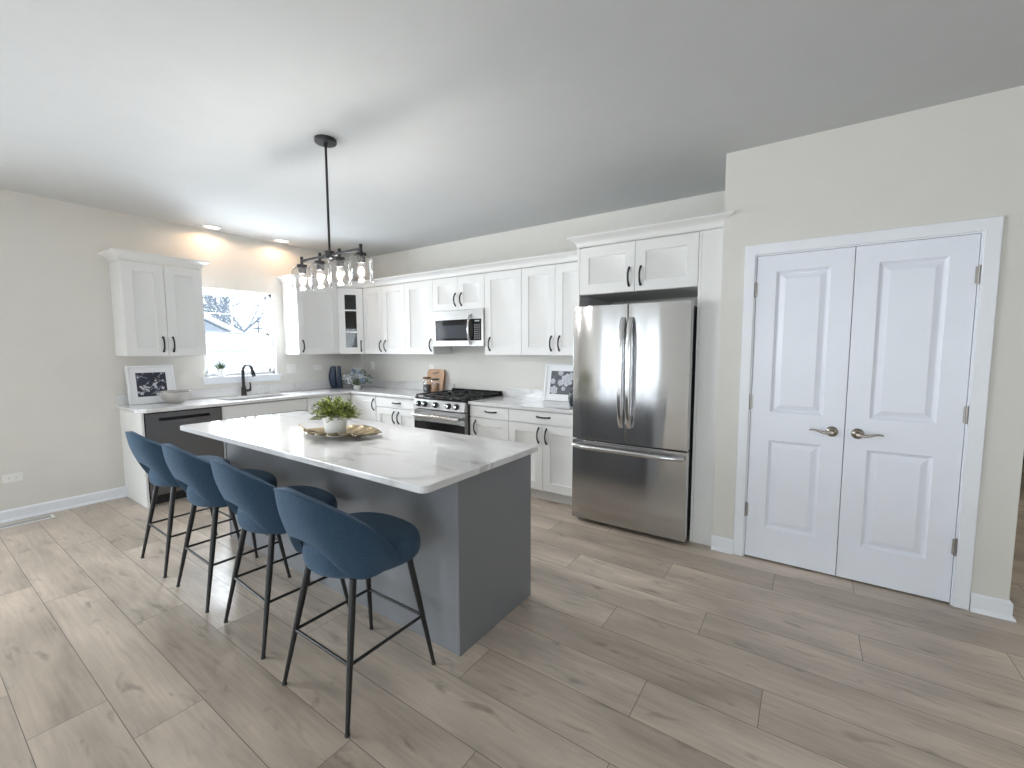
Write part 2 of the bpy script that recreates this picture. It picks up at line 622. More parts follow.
# floor of staggered planks along x
ROWW, Y0 = 0.2265, -3.40
KNOWN = {-2: 1.675, -1: 2.00, 0: 2.68, 1: 3.10, 3: 4.375, 4: 5.071, 5: 5.50, 6: 4.76, 7: 5.194, 8: 4.315, 9: 4.894, 10: 5.48}
fb = MB()
pl = []
L = 1.56
for i in range(-21, 33):
    ya, yb = Y0 + ROWW * i, Y0 + ROWW * (i + 1)
    off = KNOWN.get(i, (i * 0.61 + 0.37 * (i % 3)) % L)
    x = off - math.ceil((off + 0.15) / L) * L
    while x < XE:
        xa, xb = max(x, -0.15), min(x + L, XE)
        g = 0.0013
        if xb - xa > 0.01:
            r = random.random()
            z = 0.0
            fb.quad((xa + g, ya + g, z), (xb - g, ya + g, z), (xb - g, yb - g, z), (xa + g, yb - g, z), 0)
            pl.append(r)
            for q in (((xa, ya), (xb, ya), (xb - g, ya + g), (xa + g, ya + g)), ((xb, ya), (xb, yb), (xb - g, yb - g), (xb - g, ya + g)),
                      ((xb, yb), (xa, yb), (xa + g, yb - g), (xb - g, yb - g)), ((xa, yb), (xa, ya), (xa + g, ya + g), (xa + g, yb - g))):
                fb.quad(*[(a, b_, z) for a, b_ in q], 1)
                pl.append(r)
        x += L
fl = fb.build('floor', [FLOORM, SEAMM], smooth=0, merge=False)
at = fl.data.attributes.new('plank', 'FLOAT', 'FACE')
at.data.foreach_set('value', pl)
struct(fl)
sb = MB()
sb.box(-0.15, XE, YR - 0.15, 4.0, -0.12, -0.002)
struct(sb.build('floor_slab', SEAMM))
struct(boxobj('ceiling', (-0.15, XE, YR - 0.15, 4.0, H, H + 0.12), CEIL, bevel=0))

# left wall with the sink window opening and a patio door opening out of the frame
WY0, WY1, WZ0, WZ1 = -2.025, -1.245, 1.150, 2.145
PD0, PD1, PDZ = -6.75, -4.45, 2.12
b = MB()
T = -0.15
for (ya, yb, za, zb) in ((WY1, 0.0, 0, H), (WY0, WY1, 0, WZ0), (WY0, WY1, WZ1, H), (PD1, WY0, 0, H), (PD0, PD1, PDZ, H), (YR, PD0, 0, H)):
    b.box(T, 0, ya, yb, za, zb)
struct(b.build('wall_left', WALL, smooth=0))
struct(boxobj('wall_back', (-0.15, XP1, 0, 0.15, 0, H), WALL, bevel=0))
# pantry wall: front with the double door opening, return to the back wall, hall side
DX0, DX1, DZ = 5.272, 6.345, 2.083
b = MB()
n = 0
WP = [(XP0, 0), (DX0, 0), (DX0, DZ), (DX1, DZ), (DX1, 0), (XP1, 0), (XP1, H), (XP0, H)]
b.v += [(x, PY, z) for x, z in WP] + [(x, PY + 0.115, z) for x, z in WP]
b.face((0, 1, 2, 3, 4, 5, 6, 7))
b.face((15, 14, 13, 12, 11, 10, 9, 8))
for i in range(8):
    j = (i + 1) % 8
    b.face((j, i, i + 8, j + 8))
for d in ((XP0, XP0 + 0.1, PY + 0.115, 0, 0, H), (XP1 - 0.1, XP1, PY + 0.115, 0.0, 0, H), (XP1 - 0.1, XP1, 0.15, 4.0, 0, H)):
    b.box(*d)
struct(b.build('wall_pantry', WALL, smooth=0))
# rear wall with patio door and window, right wall, hall end wall
b = MB()
for (xa, xb, za, zb) in ((-0.15, 1.15, 0, H), (1.15, 2.65, 2.12, H), (2.65, 4.2, 0, H), (4.2, 7.8, 0, 0.25), (4.2, 7.8, 2.25, H), (7.8, XE, 0, H)):
    b.box(xa, xb, YR - 0.15, YR, za, zb)
struct(b.build('wall_rear', WALL, smooth=0))
struct(boxobj('wall_right', (XE, XE + 0.15, YR - 0.15, 4.0, 0, H), WALL, bevel=0))
struct(boxobj('wall_hall', (-0.15, XE, 4.0, 4.15, 0, H), WALL, bevel=0))


def glazed(name, axis, c, a0, a1, z0, z1, nv=2):
    """window or patio door out of the frame: frame bars and panes"""
    fr = MB()
    pa = MB()
    f = 0.06

    def bar(x0, x1, za, zb, t=0.05):
        if axis == 'y':
            fr.box(x0, x1, c - t, c, za, zb)
        else:
            fr.box(c - t, c, x0, x1, za, zb)
    bar(a0, a1, z0, z0 + f)
    bar(a0, a1, z1 - f, z1)
    for k in range(nv + 1):
        x = a0 + (a1 - a0 - f) * k / nv
        bar(x, x + f, z0 + f, z1 - f)
    o = struct(fr.build(name, TRIM))
    if axis == 'y':
        pa.box(a0 + f, a1 - f, c - 0.03, c - 0.024, z0 + f, z1 - f)
    else:
        pa.box(c - 0.03, c - 0.024, a0 + f, a1 - f, z0 + f, z1 - f)
    pa.build('pane', PANE, o)
    return o


glazed('window_2', 'y', YR - 0.04, 4.2, 7.8, 0.25, 2.25, 4)
glazed('door_3', 'y', YR - 0.04, 1.15, 2.65, 0.0, 2.12)
glazed('door_4', 'x', -0.06, PD0, PD1, 0.0, PDZ)

# dark front door at the end of the hall
hd = struct(boxobj('door_5', (7.15, 8.15, 3.93, 3.985, 0.01, 2.1), DARKDR))
k = MB()
k.sphere((7.24, 3.90, 1.0), 0.03)
k.tube([(7.24, 3.93, 1.0), (7.24, 3.90, 1.0)], 0.012)
k.build('handle', NICKEL, hd)

# sink window: sashes with muntins, drywall return is the wall opening itself
xw = -0.075
fr = MB()
f = 0.032
for d in ((WY0, WY0 + f, WZ0, WZ1), (WY1 - f, WY1, WZ0, WZ1), (WY0, WY1, WZ1 - f, WZ1), (WY0, WY1, WZ0, WZ0 + f)):
    fr.box(xw - 0.06, xw + 0.02, *d)
win = struct(fr.build('window_1', TRIM, bevel=0.003))
zm = 1.640
yc = -1.668
for (za, zb, xo) in ((zm - 0.02, WZ1 - f, -0.035), (WZ0 + f, zm + 0.02, 0.0)):
    s_ = MB()
    g = 0.026
    X0, X1 = xw + xo - 0.03, xw + xo
    ya, yb = WY0 + f, WY1 - f
    for d in ((ya, ya + g, za, zb), (yb - g, yb, za, zb), (ya, yb, za, za + 0.03), (ya, yb, zb - 0.03, zb)):
        s_.box(X0, X1, *d)
    so = s_.build('sash', TRIM, win, bevel=0.002)
    m_ = MB()
    m_.box(X0 + 0.013, X0 + 0.017, yc - 0.007, yc + 0.007, za + 0.03, zb - 0.03)
    zc = (za + zb) / 2 + 0.01
    m_.box(X0 + 0.013, X0 + 0.017, ya + g, yb - g, zc - 0.007, zc + 0.007)
    m_.build('muntin', FENCEM, so)
    p_ = MB()
    p_.box(X0 + 0.008, X0 + 0.011, ya + g, yb - g, za + 0.03, zb - 0.03)
    p_.build('pane', PANE, so)
    if xo == 0.0:
        lk = MB()
        lk.box(X1 - 0.005, X1 + 0.012, yc - 0.03, yc + 0.03, zb - 0.004, zb + 0.012)
        lk.build('sash_lock', TRIM, so, bevel=0.002)
s_ = MB()
s_.box(-0.075, 0.035, WY0 - 0.04, WY1 + 0.05, WZ0 - 0.028, WZ0)
s_.box(0.0005, 0.016, WY0 - 0.03, WY1 + 0.04, WZ0 - 0.085, WZ0 - 0.028)
struct(s_.build('trim_1', TRIM, bevel=0.003))

# baseboards: tall board with eased top and a shoe
BP = [(0.0, 0.0), (0.026, 0.0), (0.024, 0.012), (0.013, 0.022), (0.013, 0.088), (0.006, 0.100), (0.0, 0.102)]


def baseboard(name, path):
    q = MB()
    q.sweep(path, BP)
    struct(q.build(name, TRIM, smooth=25))


baseboard('baseboard_left', [(0.0005, PD1 + 0.0), (0.0005, -2.772)][::-1][::-1])
baseboard('baseboard_pantry', [(XP0 - 0.002, PY - 0.0005), (5.214, PY - 0.0005)])
baseboard('baseboard_hall', [(6.411, PY - 0.0005), (XP1 + 0.0005, PY - 0.0005), (XP1 + 0.0005, 3.9)])

# pantry door casing and jamb
cs = MB()
CW = 0.062


WC = [(DX0 - CW + 0.004, 0), (DX0 + 0.004, 0), (DX0 + 0.004, DZ - 0.004), (DX1 - 0.004, DZ - 0.004), (DX1 - 0.004, 0), (DX1 + CW, 0), (DX1 + CW, DZ + CW), (DX0 - CW + 0.004, DZ + CW)]
cs.v += [(x, PY - 0.018, z) for x, z in WC] + [(x, PY - 0.0005, z) for x, z in WC]
cs.face((0, 1, 2, 3, 4, 5, 6, 7))
cs.face((15, 14, 13, 12, 11, 10, 9, 8))
for i in range(8):
    j = (i + 1) % 8
    cs.face((j, i, i + 8, j + 8))
struct(cs.build('trim_2', TRIM, bevel=0.004))
jb = MB()
jb.box(DX0 + 0.0005, DX0 + 0.012, PY + 0.0, PY + 0.114, 0.0, DZ - 0.0005)
jb.box(DX1 - 0.012, DX1 - 0.0005, PY + 0.0, PY + 0.114, 0.0, DZ - 0.0005)
jb.box(DX0 + 0.012, DX1 - 0.012, PY + 0.0, PY + 0.114, DZ - 0.012, DZ - 0.0005)
struct(jb.build('trim_3', TRIM))


def pantry_door(name, x0, x1, hinge_left):
    wd, z0, z1 = x1 - x0, 0.012, 2.068
    q = MB()
    pn = [(0.113, wd - 0.113, 0.222, 0.832), (0.113, wd - 0.113, 1.022, 1.952)]
    q.panelled(wd, z1 - z0, 0.035, pn, [(0.004, 0.006), (0.016, 0.016), (0.022, 0.016), (0.052, 0.004)])
    d = struct(q.build(name, DOORP, loc=(x0, PY + 0.036, z0), bevel=0.0008, smooth=8))
    # lever handle: rosette, neck, wave lever pointing to the hinge side
    s = -1 if hinge_left else 1
    hx = wd - 0.062 if hinge_left else 0.062
    hz = 0.927
    h = MB()
    RM = Matrix.Translation((hx, -0.0352, hz)) @ Matrix.Rotation(R(90), 4, 'X')
    h.lathe([(0.033, 0.0), (0.033, 0.004), (0.028, 0.010), (0.014, 0.014), (0.011, 0.030), (0.011, 0.052), (0.008, 0.055)], n=28, M=RM)
    pts = arc_pts(lambda t: (hx + s * (0.006 + 0.112 * t), -0.082 - 0.004 * math.sin(t * 3.1), hz + 0.007 * math.sin(t * 2 * math.pi * 0.85 + 3.5) + 0.002), 12)
    h.tube(pts, [0.0105 - 0.006 * (i / 11) for i in range(12)], 10)
    h.build('handle', NICKEL, d, smooth=40)
    for hzc in (0.33, 1.083, 1.84):
        g = MB()
        gx = -0.005 if hinge_left else wd + 0.005
        g.tube([(gx, -0.040, hzc - 0.05), (gx, -0.040, hzc + 0.05)], 0.0065, 10)
        for zz in (-0.017, 0.017):
            g.tube([(gx, -0.040, hzc + zz - 0.001), (gx, -0.040, hzc + zz + 0.001)], 0.0072, 10)
        g.box(gx - 0.014, gx + 0.014, -0.0385, -0.0362, hzc - 0.045, hzc + 0.045)
        g.build('hinge', HINGE, d)
    return d


pantry_door('door_1', 5.287, 5.803, True)
pantry_door('door_2', 5.807, 6.330, False)


# ------------------------------------------------------------------ cabinets
def pull(mb_, cx, cz, y, horizontal, ln=0.138):
    """bow shaped bar pull standing off the front (front faces -y)"""
    def fn(t):
        a = (t - 0.5) * 2
        u = a * ln / 2
        out = -0.001 - 0.030 * (1 - abs(a) ** 2.6)
        return (cx + u, y + out, cz) if horizontal else (cx, y + out, cz + u)
    pts = arc_pts(fn, 13)
    mb_.tube(pts, [0.0085 - 0.0012 * math.sin(math.pi * i / 12) for i in range(13)], 8)
    for e in (pts[0], pts[-1]):
        c = Vector(e)
        mb_.tube([c + Vector((0, 0.001, 0)), c + Vector((0, -0.006, 0))], [0.0105, 0.0088], 10)


def front(cab, kind, x0, x1, z0, z1, y, handle=None, stile=0.080, m=None):
    """door or drawer front child of cab; local front faces -y; y is the carcass front"""
    g = 0.0020
    q = MB()
    wd, h = x1 - x0 - 2 * g, z1 - z0 - 2 * g
    if kind in ('door', 'panel'):
        q.panelled(wd, h, 0.019, [(stile, wd - stile, stile, h - stile)], [(0.0015, 0.007), (0.006, 0.010)])
    elif kind == 'glass':
        pass
    else:
        q.box(0, wd, -0.019, 0, 0, h)
    nm = 'drawer' if kind == 'drawer' else ('false_front' if kind == 'slab' else 'door')
    if kind == 'glass':
        st = 0.085
        q.box(0, st, -0.019, 0, 0, h)
        q.box(wd - st, wd, -0.019, 0, 0, h)
        q.box(st, wd - st, -0.019, 0, 0, st)
        q.box(st, wd - st, -0.019, 0, h - st, h)
    o = q.build(nm, m or CAB, cab, loc=(x0 + g, y - 0.001, z0 + g), bevel=0.0012)
    if kind == 'glass':
        p_ = MB()
        p_.box(st, wd - st, -0.010, -0.007, st, h - st)
        p_.build('glass_pane', CABGL, o)
        for fz in (0.335, 0.665):
            mb_ = MB()
            mb_.box(st, wd - st, -0.0185, -0.011, h * fz - 0.010, h * fz + 0.010)
            mb_.build('glazing_bar', CAB, o)
    if handle:
        hb = MB()
        pull(hb, handle[1] - x0 - g, handle[2] - z0 - g, -0.019, handle[0] == 'h')
        hb.build('handle', BLACKM, o, smooth=50)
    return o


def uplift(mb_, w, d, h):
    mb_.box(0, w, -d, 0, 0, h)


UB, UT, UDP = 1.395, 2.279, 0.315      # uppers: bottom, top, carcass depth


def wall_cabinet(name, label, loc, rz, w, z0, z1, doors, depth=UDP, group='white upper kitchen cabinets'):
    t = thing(name, label, 'cabinet', loc, rz, group)
    t.location.z = z0
    boxobj('carcass', (0.0005, w - 0.0005, -depth, -0.0008, 0, z1 - z0), CAB, t, bevel=0.001)
    for dr in doors:
        k, a, c, hd_ = dr
        hh = (hd_[0], hd_[1], hd_[2] - z0) if hd_ else None
        front(t, k, a, c, 0.0, z1 - z0 - 0.004, -depth, hh)
    return t


LW = -2.766
wall_cabinet('wall_cabinet', 'white two-door upper cabinet alone on the window wall, above the navy framed print', (0, LW, 0), R(90), 0.641, UB, UT,
             [('door', 0.0, 0.3205, ('v', 0.3205 - 0.040, 1.508)), ('door', 0.3205, 0.641, ('v', 0.3205 + 0.040, 1.508))])
wall_cabinet('wall_cabinet', 'white single-door upper cabinet just right of the window, next to the glass-door corner cabinet', (0, -1.133, 0), R(90), 0.555, UB, UT,
             [('door', 0.0, 0.555, ('v', 0.056, 1.498))])
# diagonal corner cabinet with glass door
t = thing('corner_cabinet', 'white diagonal corner upper cabinet with a narrow glass door and glazing bars', 'cabinet', (0, 0, UB), 0, 'white upper kitchen cabinets')
p0, p1 = Vector((0.335, -0.576)), Vector((0.545, -0.335))
b = MB()
poly = [(0.0008, -0.0008), (0.0008, -0.577), (0.315, -0.577), (0.545 + 0.0, -0.315), (0.545, -0.0008)]
hgt = UT - UB
# open carcass: back, sides, top, bottom, shelves so the glass shows a dark interior
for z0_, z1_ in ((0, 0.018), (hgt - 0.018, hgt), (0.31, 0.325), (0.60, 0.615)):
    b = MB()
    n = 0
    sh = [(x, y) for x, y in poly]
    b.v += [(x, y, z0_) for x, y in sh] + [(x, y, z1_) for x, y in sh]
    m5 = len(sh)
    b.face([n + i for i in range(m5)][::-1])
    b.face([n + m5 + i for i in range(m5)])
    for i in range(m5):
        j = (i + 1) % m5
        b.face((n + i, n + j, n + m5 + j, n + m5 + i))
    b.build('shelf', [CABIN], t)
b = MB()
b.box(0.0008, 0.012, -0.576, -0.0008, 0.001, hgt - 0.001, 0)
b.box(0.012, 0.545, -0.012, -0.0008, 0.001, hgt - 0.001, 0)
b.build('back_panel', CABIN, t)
b = MB()
b.box(0.0008, 0.318, -0.5765, -0.5645, 0, hgt)
b.box(0.533, 0.5445, -0.318, -0.0008, 0, hgt)
b.build('carcass', CAB, t)
dv = p1 - p0
ang = math.atan2(dv.y, dv.x)
dl = dv.length
piv = thing('door_pivot', '', '')
piv_keep = front(t, 'glass', 0.0, dl, 0.0, hgt - 0.004, 0.0, None)
bpy.data.objects.remove(piv)
# place the door on the diagonal
piv_keep.location = (p0.x - 0.010 * math.sin(ang) * 0 + 0.002 * math.cos(ang), p0.y + 0.002 * math.sin(ang), 0.0015)
piv_keep.rotation_euler = (0, 0, ang)
piv_keep.location = Vector((p0.x, p0.y, 0.0015)) + Vector((-math.sin(ang), math.cos(ang), 0)) * 0.012 + Vector((math.cos(ang), math.sin(ang), 0)) * 0.0015
hb = MB()
pull(hb, dl - 0.040, 0.105, -0.019, False)
hb.build('handle', BLACKM, piv_keep, smooth=50)

wall_cabinet('wall_cabinet', 'white two-door upper cabinet between the glass-door corner cabinet and a single-door one', (0.546, 0, 0), 0, 0.829, UB, UT,
             [('door', 0.0, 0.398, ('v', 0.398 - 0.045, 1.500)), ('door', 0.398, 0.829, ('v', 0.398 + 0.047, 1.503))])
wall_cabinet('wall_cabinet', 'white single-door upper cabinet immediately left of the microwave', (1.376, 0, 0), 0, 0.486, UB, UT,
             [('door', 0.0, 0.486, ('v', 0.486 - 0.042, 1.506))])
wall_cabinet('wall_cabinet', 'short white two-door cabinet directly above the microwave', (1.863, 0, 0), 0, 0.779, 1.900, UT,
             [('door', 0.0, 0.398, ('v', 0.398 - 0.040, 2.020)), ('door', 0.398, 0.779, ('v', 0.398 + 0.050, 2.020))])
wall_cabinet('wall_cabinet', 'white single-door upper cabinet immediately right of the microwave', (2.643, 0, 0), 0, 0.481, UB, UT,
             [('door', 0.0, 0.481, ('v', 0.071, 1.512))])
wall_cabinet('wall_cabinet', 'white two-door upper cabinet between a single-door one and the refrigerator', (3.125, 0, 0), 0, 0.790, UB, UT,
             [('door', 0.0, 0.393, ('v', 0.393 - 0.040, 1.512)), ('door', 0.393, 0.790, ('v', 0.393 + 0.052, 1.512))])
FY = -0.713
fcab = wall_cabinet('refrigerator_cabinet', 'deep white two-door cabinet with tall side panels around and above the refrigerator', (3.966, 0, 0), 0, 0.943, 1.911, 2.299,
             [('door', 0.0, 0.474, ('v', 0.474 - 0.046, 2.026)), ('door', 0.474, 0.943, ('v', 0.474 + 0.046, 2.026))], depth=-FY - 0.02)
# its side panels and filler strip
zo = -1.911
boxobj('side_panel', (-0.022, -0.001, FY, -0.001, zo, 0.388), CAB, fcab)
boxobj('side_panel', (0.944, 0.963, FY, -0.001, zo, 0.388), CAB, fcab)
boxobj('filler_strip', (0.9635, XP0 - 3.966 - 0.003, FY, FY + 0.02, zo, 0.388), CAB, fcab)

# crown mouldings
def crown_prof(z):
    pts = [(-0.012, z + 0.003), (0.000, z + 0.003), (0.003, z + 0.012)]
    for i in range(7):
        a = i / 6
        pts.append((0.006 + 0.056 * (a ** 1.7), z + 0.016 + 0.054 * (a ** 0.75)))
    pts += [(0.068, z + 0.074), (0.068, z + 0.084), (-0.012, z + 0.084)]
    return pts


def crown(label, path, z):
    q = MB()
    q.sweep(path, crown_prof(z))
    tag(q.build('crown_moulding', CAB, smooth=25), label, 'moulding', 'crown mouldings on the upper cabinets')


crown('white crown moulding wrapping the lone two-door cabinet left of the window', [(0.001, LW - 0.001), (0.336, LW - 0.001), (0.336, -2.124), (0.001, -2.124)], UT + 0.001)
crown('long white crown moulding running over the upper cabinets from the window to the refrigerator', [(0.001, -1.134), (0.336, -1.134), (0.336, -0.577), (0.546, -0.336), (3.930, -0.336)], UT + 0.001)
crown('white crown moulding over the deep cabinet above the refrigerator', [(3.942, -0.42), (3.942, FY - 0.001), (XP0 - 0.004, FY - 0.001), (XP0 - 0.004, FY + 0.012)], 2.300)


# base cabinets
def base_cabinet(name, label, loc, rz, w, fronts, depth=0.60, top=0.880, group='white base cabinets'):
    t = thing(name, label, 'cabinet', loc, rz, group)
    b_ = MB()
    b_.box(0.0005, w - 0.0005, -depth, -0.0008, 0.105, top)
    b_.build('carcass', CAB, t, bevel=0.001)
    b_ = MB()
    b_.box(0.0005, w - 0.0005, -depth + 0.065, -depth + 0.085, 0.0, 0.105)
    b_.build('toe_kick', CAB, t)
    for k, a, c, z0, z1, hd_ in fronts:
        front(t, k, a, c, z0, z1, -depth, hd_)
    return t


# window wall, rotated so that local x runs towards the corner
tag(boxobj('end_panel', (0.0008, 0.618, -2.772, -2.752, 0.0, 0.880), CAB), 'white end panel closing the counter left of the dark dishwasher', 'panel')
base_cabinet('sink_cabinet', 'white base cabinet under the sink, with a plain false front', (0, -2.126, 0), R(90), 0.905,
             [('slab', 0.0, 0.905, 0.735, 0.872, None), ('door', 0.0, 0.4525, 0.115, 0.730, ('v', 0.41, 0.63)), ('door', 0.4525, 0.905, 0.115, 0.730, ('v', 0.495, 0.63))], top=0.690)
# corner base cabinet, L shaped carcass with a pair of bifold doors
t = thing('corner_base_cabinet', 'white corner base cabinet with folding doors in the inside corner', 'cabinet', (0, 0, 0), 0, 'white base cabinets')
b = MB()
LP = [(0.0008, -0.0008), (0.0008, -1.219), (0.600, -1.219), (0.600, -0.600), (1.124, -0.600), (1.124, -0.0008)]
n = len(b.v)
b.v += [(x, y, 0.105) for x, y in LP] + [(x, y, 0.880) for x, y in LP]
b.face((n + 0, n + 1, n + 2, n + 3))
b.face((n + 0, n + 3, n + 4, n + 5))
b.face((n + 6, n + 9, n + 8, n + 7))
b.face((n + 6, n + 11, n + 10, n + 9))
for i in range(6):
    j = (i + 1) % 6
    b.face((n + i, n + j, n + 6 + j, n + 6 + i))
b.build('carcass', CAB, t)
b = MB()
b.box(0.515, 0.535, -1.219, -0.515, 0, 0.105)
b.box(0.535, 1.124, -0.535, -0.515, 0, 0.105)
b.build('toe_kick', CAB, t)
d1 = front(t, 'door', 0.0, 0.585, 0.115, 0.872, 0.0, None)
d1.location = (0.601, -1.215, 0.1165)
d1.rotation_euler = (0, 0, R(90))
front(t, 'door', 0.640, 1.122, 0.115, 0.872, -0.600, ('v', 1.085, 0.765))
base_cabinet('base_cabinet', 'white base cabinet with one drawer over two doors, left of the range', (1.126, 0, 0), 0, 0.760,
             [('drawer', 0.0, 0.760, 0.750, 0.872, ('h', 0.385, 0.812)), ('door', 0.0, 0.380, 0.115, 0.745, ('v', 0.338, 0.635)), ('door', 0.380, 0.760, 0.115, 0.745, ('v', 0.422, 0.632))])
base_cabinet('base_cabinet', 'narrow white base cabinet with one drawer over one door, right of the range', (2.662, 0, 0), 0, 0.498,
             [('drawer', 0.0, 0.498, 0.752, 0.872, ('h', 0.275, 0.820)), ('door', 0.0, 0.498, 0.115, 0.748, ('v', 0.075, 0.645))])
base_cabinet('base_cabinet', 'wide white base cabinet with one drawer over two doors, next to the refrigerator', (3.162, 0, 0), 0, 0.778,
             [('drawer', 0.0, 0.778, 0.752, 0.872, ('h', 0.397, 0.820)), ('door', 0.0, 0.389, 0.115, 0.748, ('v', 0.389 - 0.043, 0.643)), ('door', 0.389, 0.778, 0.115, 0.748, ('v', 0.389 + 0.043, 0.641))])


# ------------------------------------------------------------------ worktops
def slab(outer, holes, z0, z1, mi=0):
    bm = bmesh.new()
    for ring in [outer] + holes:
        vs = [bm.verts.new((x, y, z0)) for x, y in ring]
        for i in range(len(vs)):
            bm.edges.new((vs[i], vs[(i + 1) % len(vs)]))
    r = bmesh.ops.triangle_fill(bm, use_beauty=True, use_dissolve=True, edges=bm.edges[:])
    e = bmesh.ops.extrude_face_region(bm, geom=bm.faces[:])
    for v in [x for x in e['geom'] if isinstance(x, bmesh.types.BMVert)]:
        v.co.z = z1
    bmesh.ops.recalc_face_normals(bm, faces=bm.faces)
    return bm


def slab_obj(name, outer, holes, z0, z1, m, parent=None, bevel=0.004):
    bm = slab(outer, holes, z0, z1)
    me = bpy.data.meshes.new(name)
    bm.to_mesh(me)
    bm.free()
    me.materials.append(m)
    o = bpy.data.objects.new(name, me)
    COL.objects.link(o)
    if parent:
        o.parent = parent
    q = o.modifiers.new('bevel', 'BEVEL')
    q.width = bevel
    q.segments = 2
    q.limit_method = 'ANGLE'
    q.angle_limit = R(40)
    return o


def rounded(x0, x1, y0, y1, r, n=5, corners=(1, 1, 1, 1)):
    pts = []
    for (cx, cy, a0, on) in ((x1 - r, y0 + r, -90, corners[0]), (x1 - r, y1 - r, 0, corners[1]), (x0 + r, y1 - r, 90, corners[2]), (x0 + r, y0 + r, 180, corners[3])):
        if on:
            pts += [(cx + r * math.cos(R(a0 + 90 * i / n)), cy + r * math.sin(R(a0 + 90 * i / n))) for i in range(n + 1)]
        else:
            pts.append((cx + (r if cx > (x0 + x1) / 2 else -r), cy + (r if cy > (y0 + y1) / 2 else -r)))
    return pts


CT0, CT1 = 0.881, 0.914
SK = (0.125, 0.515, -2.01, -1.28)
LT = [(0.001, -2.797), (0.55, -2.797), (0.645, -2.735), (0.645, -0.645), (1.885, -0.645), (1.885, -0.001), (0.001, -0.001)]
wt = thing('worktop', 'white veined quartz L-shaped worktop along the window wall to the range', 'worktop', (0.3, -1.6, CT0), 0, 'white quartz worktops')
def local(pts, o):
    return [(x - o.location.x, y - o.location.y) for x, y in pts]
slab_obj('top', local(LT, wt), [local(rounded(*SK, 0.05), wt)], 0, CT1 - CT0, QUARTZ, wt)
b = MB()
b.box(0.001 - 0.3, 0.020 - 0.3, -2.797 + 1.6, -0.001 + 1.6, CT1 - CT0, 1.018 - CT0)
b.box(0.020 - 0.3, 1.885 - 0.3, -0.020 + 1.6, -0.001 + 1.6, CT1 - CT0, 1.018 - CT0)
b.build('backsplash', QUARTZ, wt, bevel=0.002)
wt2 = thing('worktop', 'short white quartz worktop between the range and the refrigerator', 'worktop', (2.66, 0, CT0), 0, 'white quartz worktops')
slab_obj('top', [(0.0, -0.645), (1.282, -0.645), (1.282, -0.001), (0.0, -0.001)], [], 0, CT1 - CT0, QUARTZ, wt2)
boxobj('backsplash', (0.0, 1.282, -0.020, -0.001, CT1 - CT0, 1.010 - CT0), QUARTZ, wt2)

# sink: undermount basin
b = MB()
x0, x1, y0, y1 = SK
x0 -= 0.004; x1 += 0.004; y0 -= 0.004; y1 += 0.004
ro, ri = rounded(x0, x1, y0, y1, 0.054), rounded(x0 + 0.03, x1 - 0.03, y0 + 0.03, y1 - 0.03, 0.05)
n = len(b.v)
b.v += [(x, y, CT0 - 0.001) for x, y in ro] + [(x, y, 0.70) for x, y in ri]
m_ = len(ro)
for i in range(m_):
    j = (i + 1) % m_
    b.face((n + i, n + m_ + i, n + m_ + j, n + j))
b.face([n + m_ + i for i in range(m_)])
sk = b.build('sink', SINKM, solid=0.003, smooth=50)
tag(sk, 'stainless sink basin set under the worktop below the window', 'sink')
b = MB()
b.lathe([(0.045, 0.7025), (0.045, 0.706), (0.03, 0.705), (0.01, 0.703)], (0.32, -1.645, 0))
b.build('drain', STEELH, sk)

# faucet, matt black gooseneck
fa = thing('faucet', 'matt black gooseneck faucet behind the sink', 'faucet', (0.075, -1.672, CT1 + 0.0005), 0)
b = MB()
b.lathe([(0.030, 0.0), (0.030, 0.01), (0.027, 0.022), (0.026, 0.09), (0.020, 0.10), (0.018, 0.115)], n=20)
b.build('base', BLACKM, fa)
b = MB()
pts = [(0, 0, 0.10), (0, 0, 0.285)]
for i in range(1, 13):
    a = math.pi * i / 12 * 0.93
    pts.append((0.082 - 0.082 * math.cos(a), 0.030 * (1 - math.cos(a)) * 0.5, 0.285 + 0.082 * math.sin(a)))
b.tube(pts, 0.0165, 12)
b.build('spout', BLACKM, fa, smooth=60)
e = Vector(pts[-1])
dr = (Vector(pts[-1]) - Vector(pts[-2])).normalized()
b = MB()
b.tube([e, e + dr * 0.02, e + dr * 0.075], [0.0175, 0.0205, 0.0215], 12)
b.build('spray_head', BLACKM, fa)
b = MB()
b.tube([(0, 0.02, 0.055), (0.0, 0.072, 0.058)], 0.015, 10)
b.tube([(0.0, 0.070, 0.055), (0.004, 0.074, 0.10), (0.010, 0.068, 0.152)], [0.014, 0.009, 0.007], 10)
b.build('lever', BLACKM, fa)

# ------------------------------------------------------------------ dishwasher
dw = thing('dishwasher', 'black stainless dishwasher at the left end of the window-wall counter', 'dishwasher', (0, -2.748, 0), R(90))
W_ = 0.618
boxobj('body', (0.004, W_ - 0.004, -0.585, -0.02, 0.10, 0.872), DKGREY, dw)
boxobj('toe_kick', (0.004, W_ - 0.004, -0.545, -0.53, 0.0, 0.10), BLACKM, dw)
b = MB()
hz0, hz1, hx0, hx1 = 0.795, 0.825, 0.10, 0.512
y_ = -0.635
for d in ((0.003, W_ - 0.003, 0.105, hz0), (0.003, W_ - 0.003, hz1, 0.868), (0.003, hx0, hz0, hz1), (hx1, W_ - 0.003, hz0, hz1)):
    b.box(d[0], d[1], y_, -0.588, d[2], d[3])
dwd = b.build('door', DARKST, dw)
boxobj('pocket_handle', (hx0, hx1, -0.605, -0.595, hz0, hz1), BLACKG, dwd)
boxobj('edge_trim', (0.0035, W_ - 0.0035, -0.634, -0.586, 0.8685, 0.876), BLACKG, dwd)

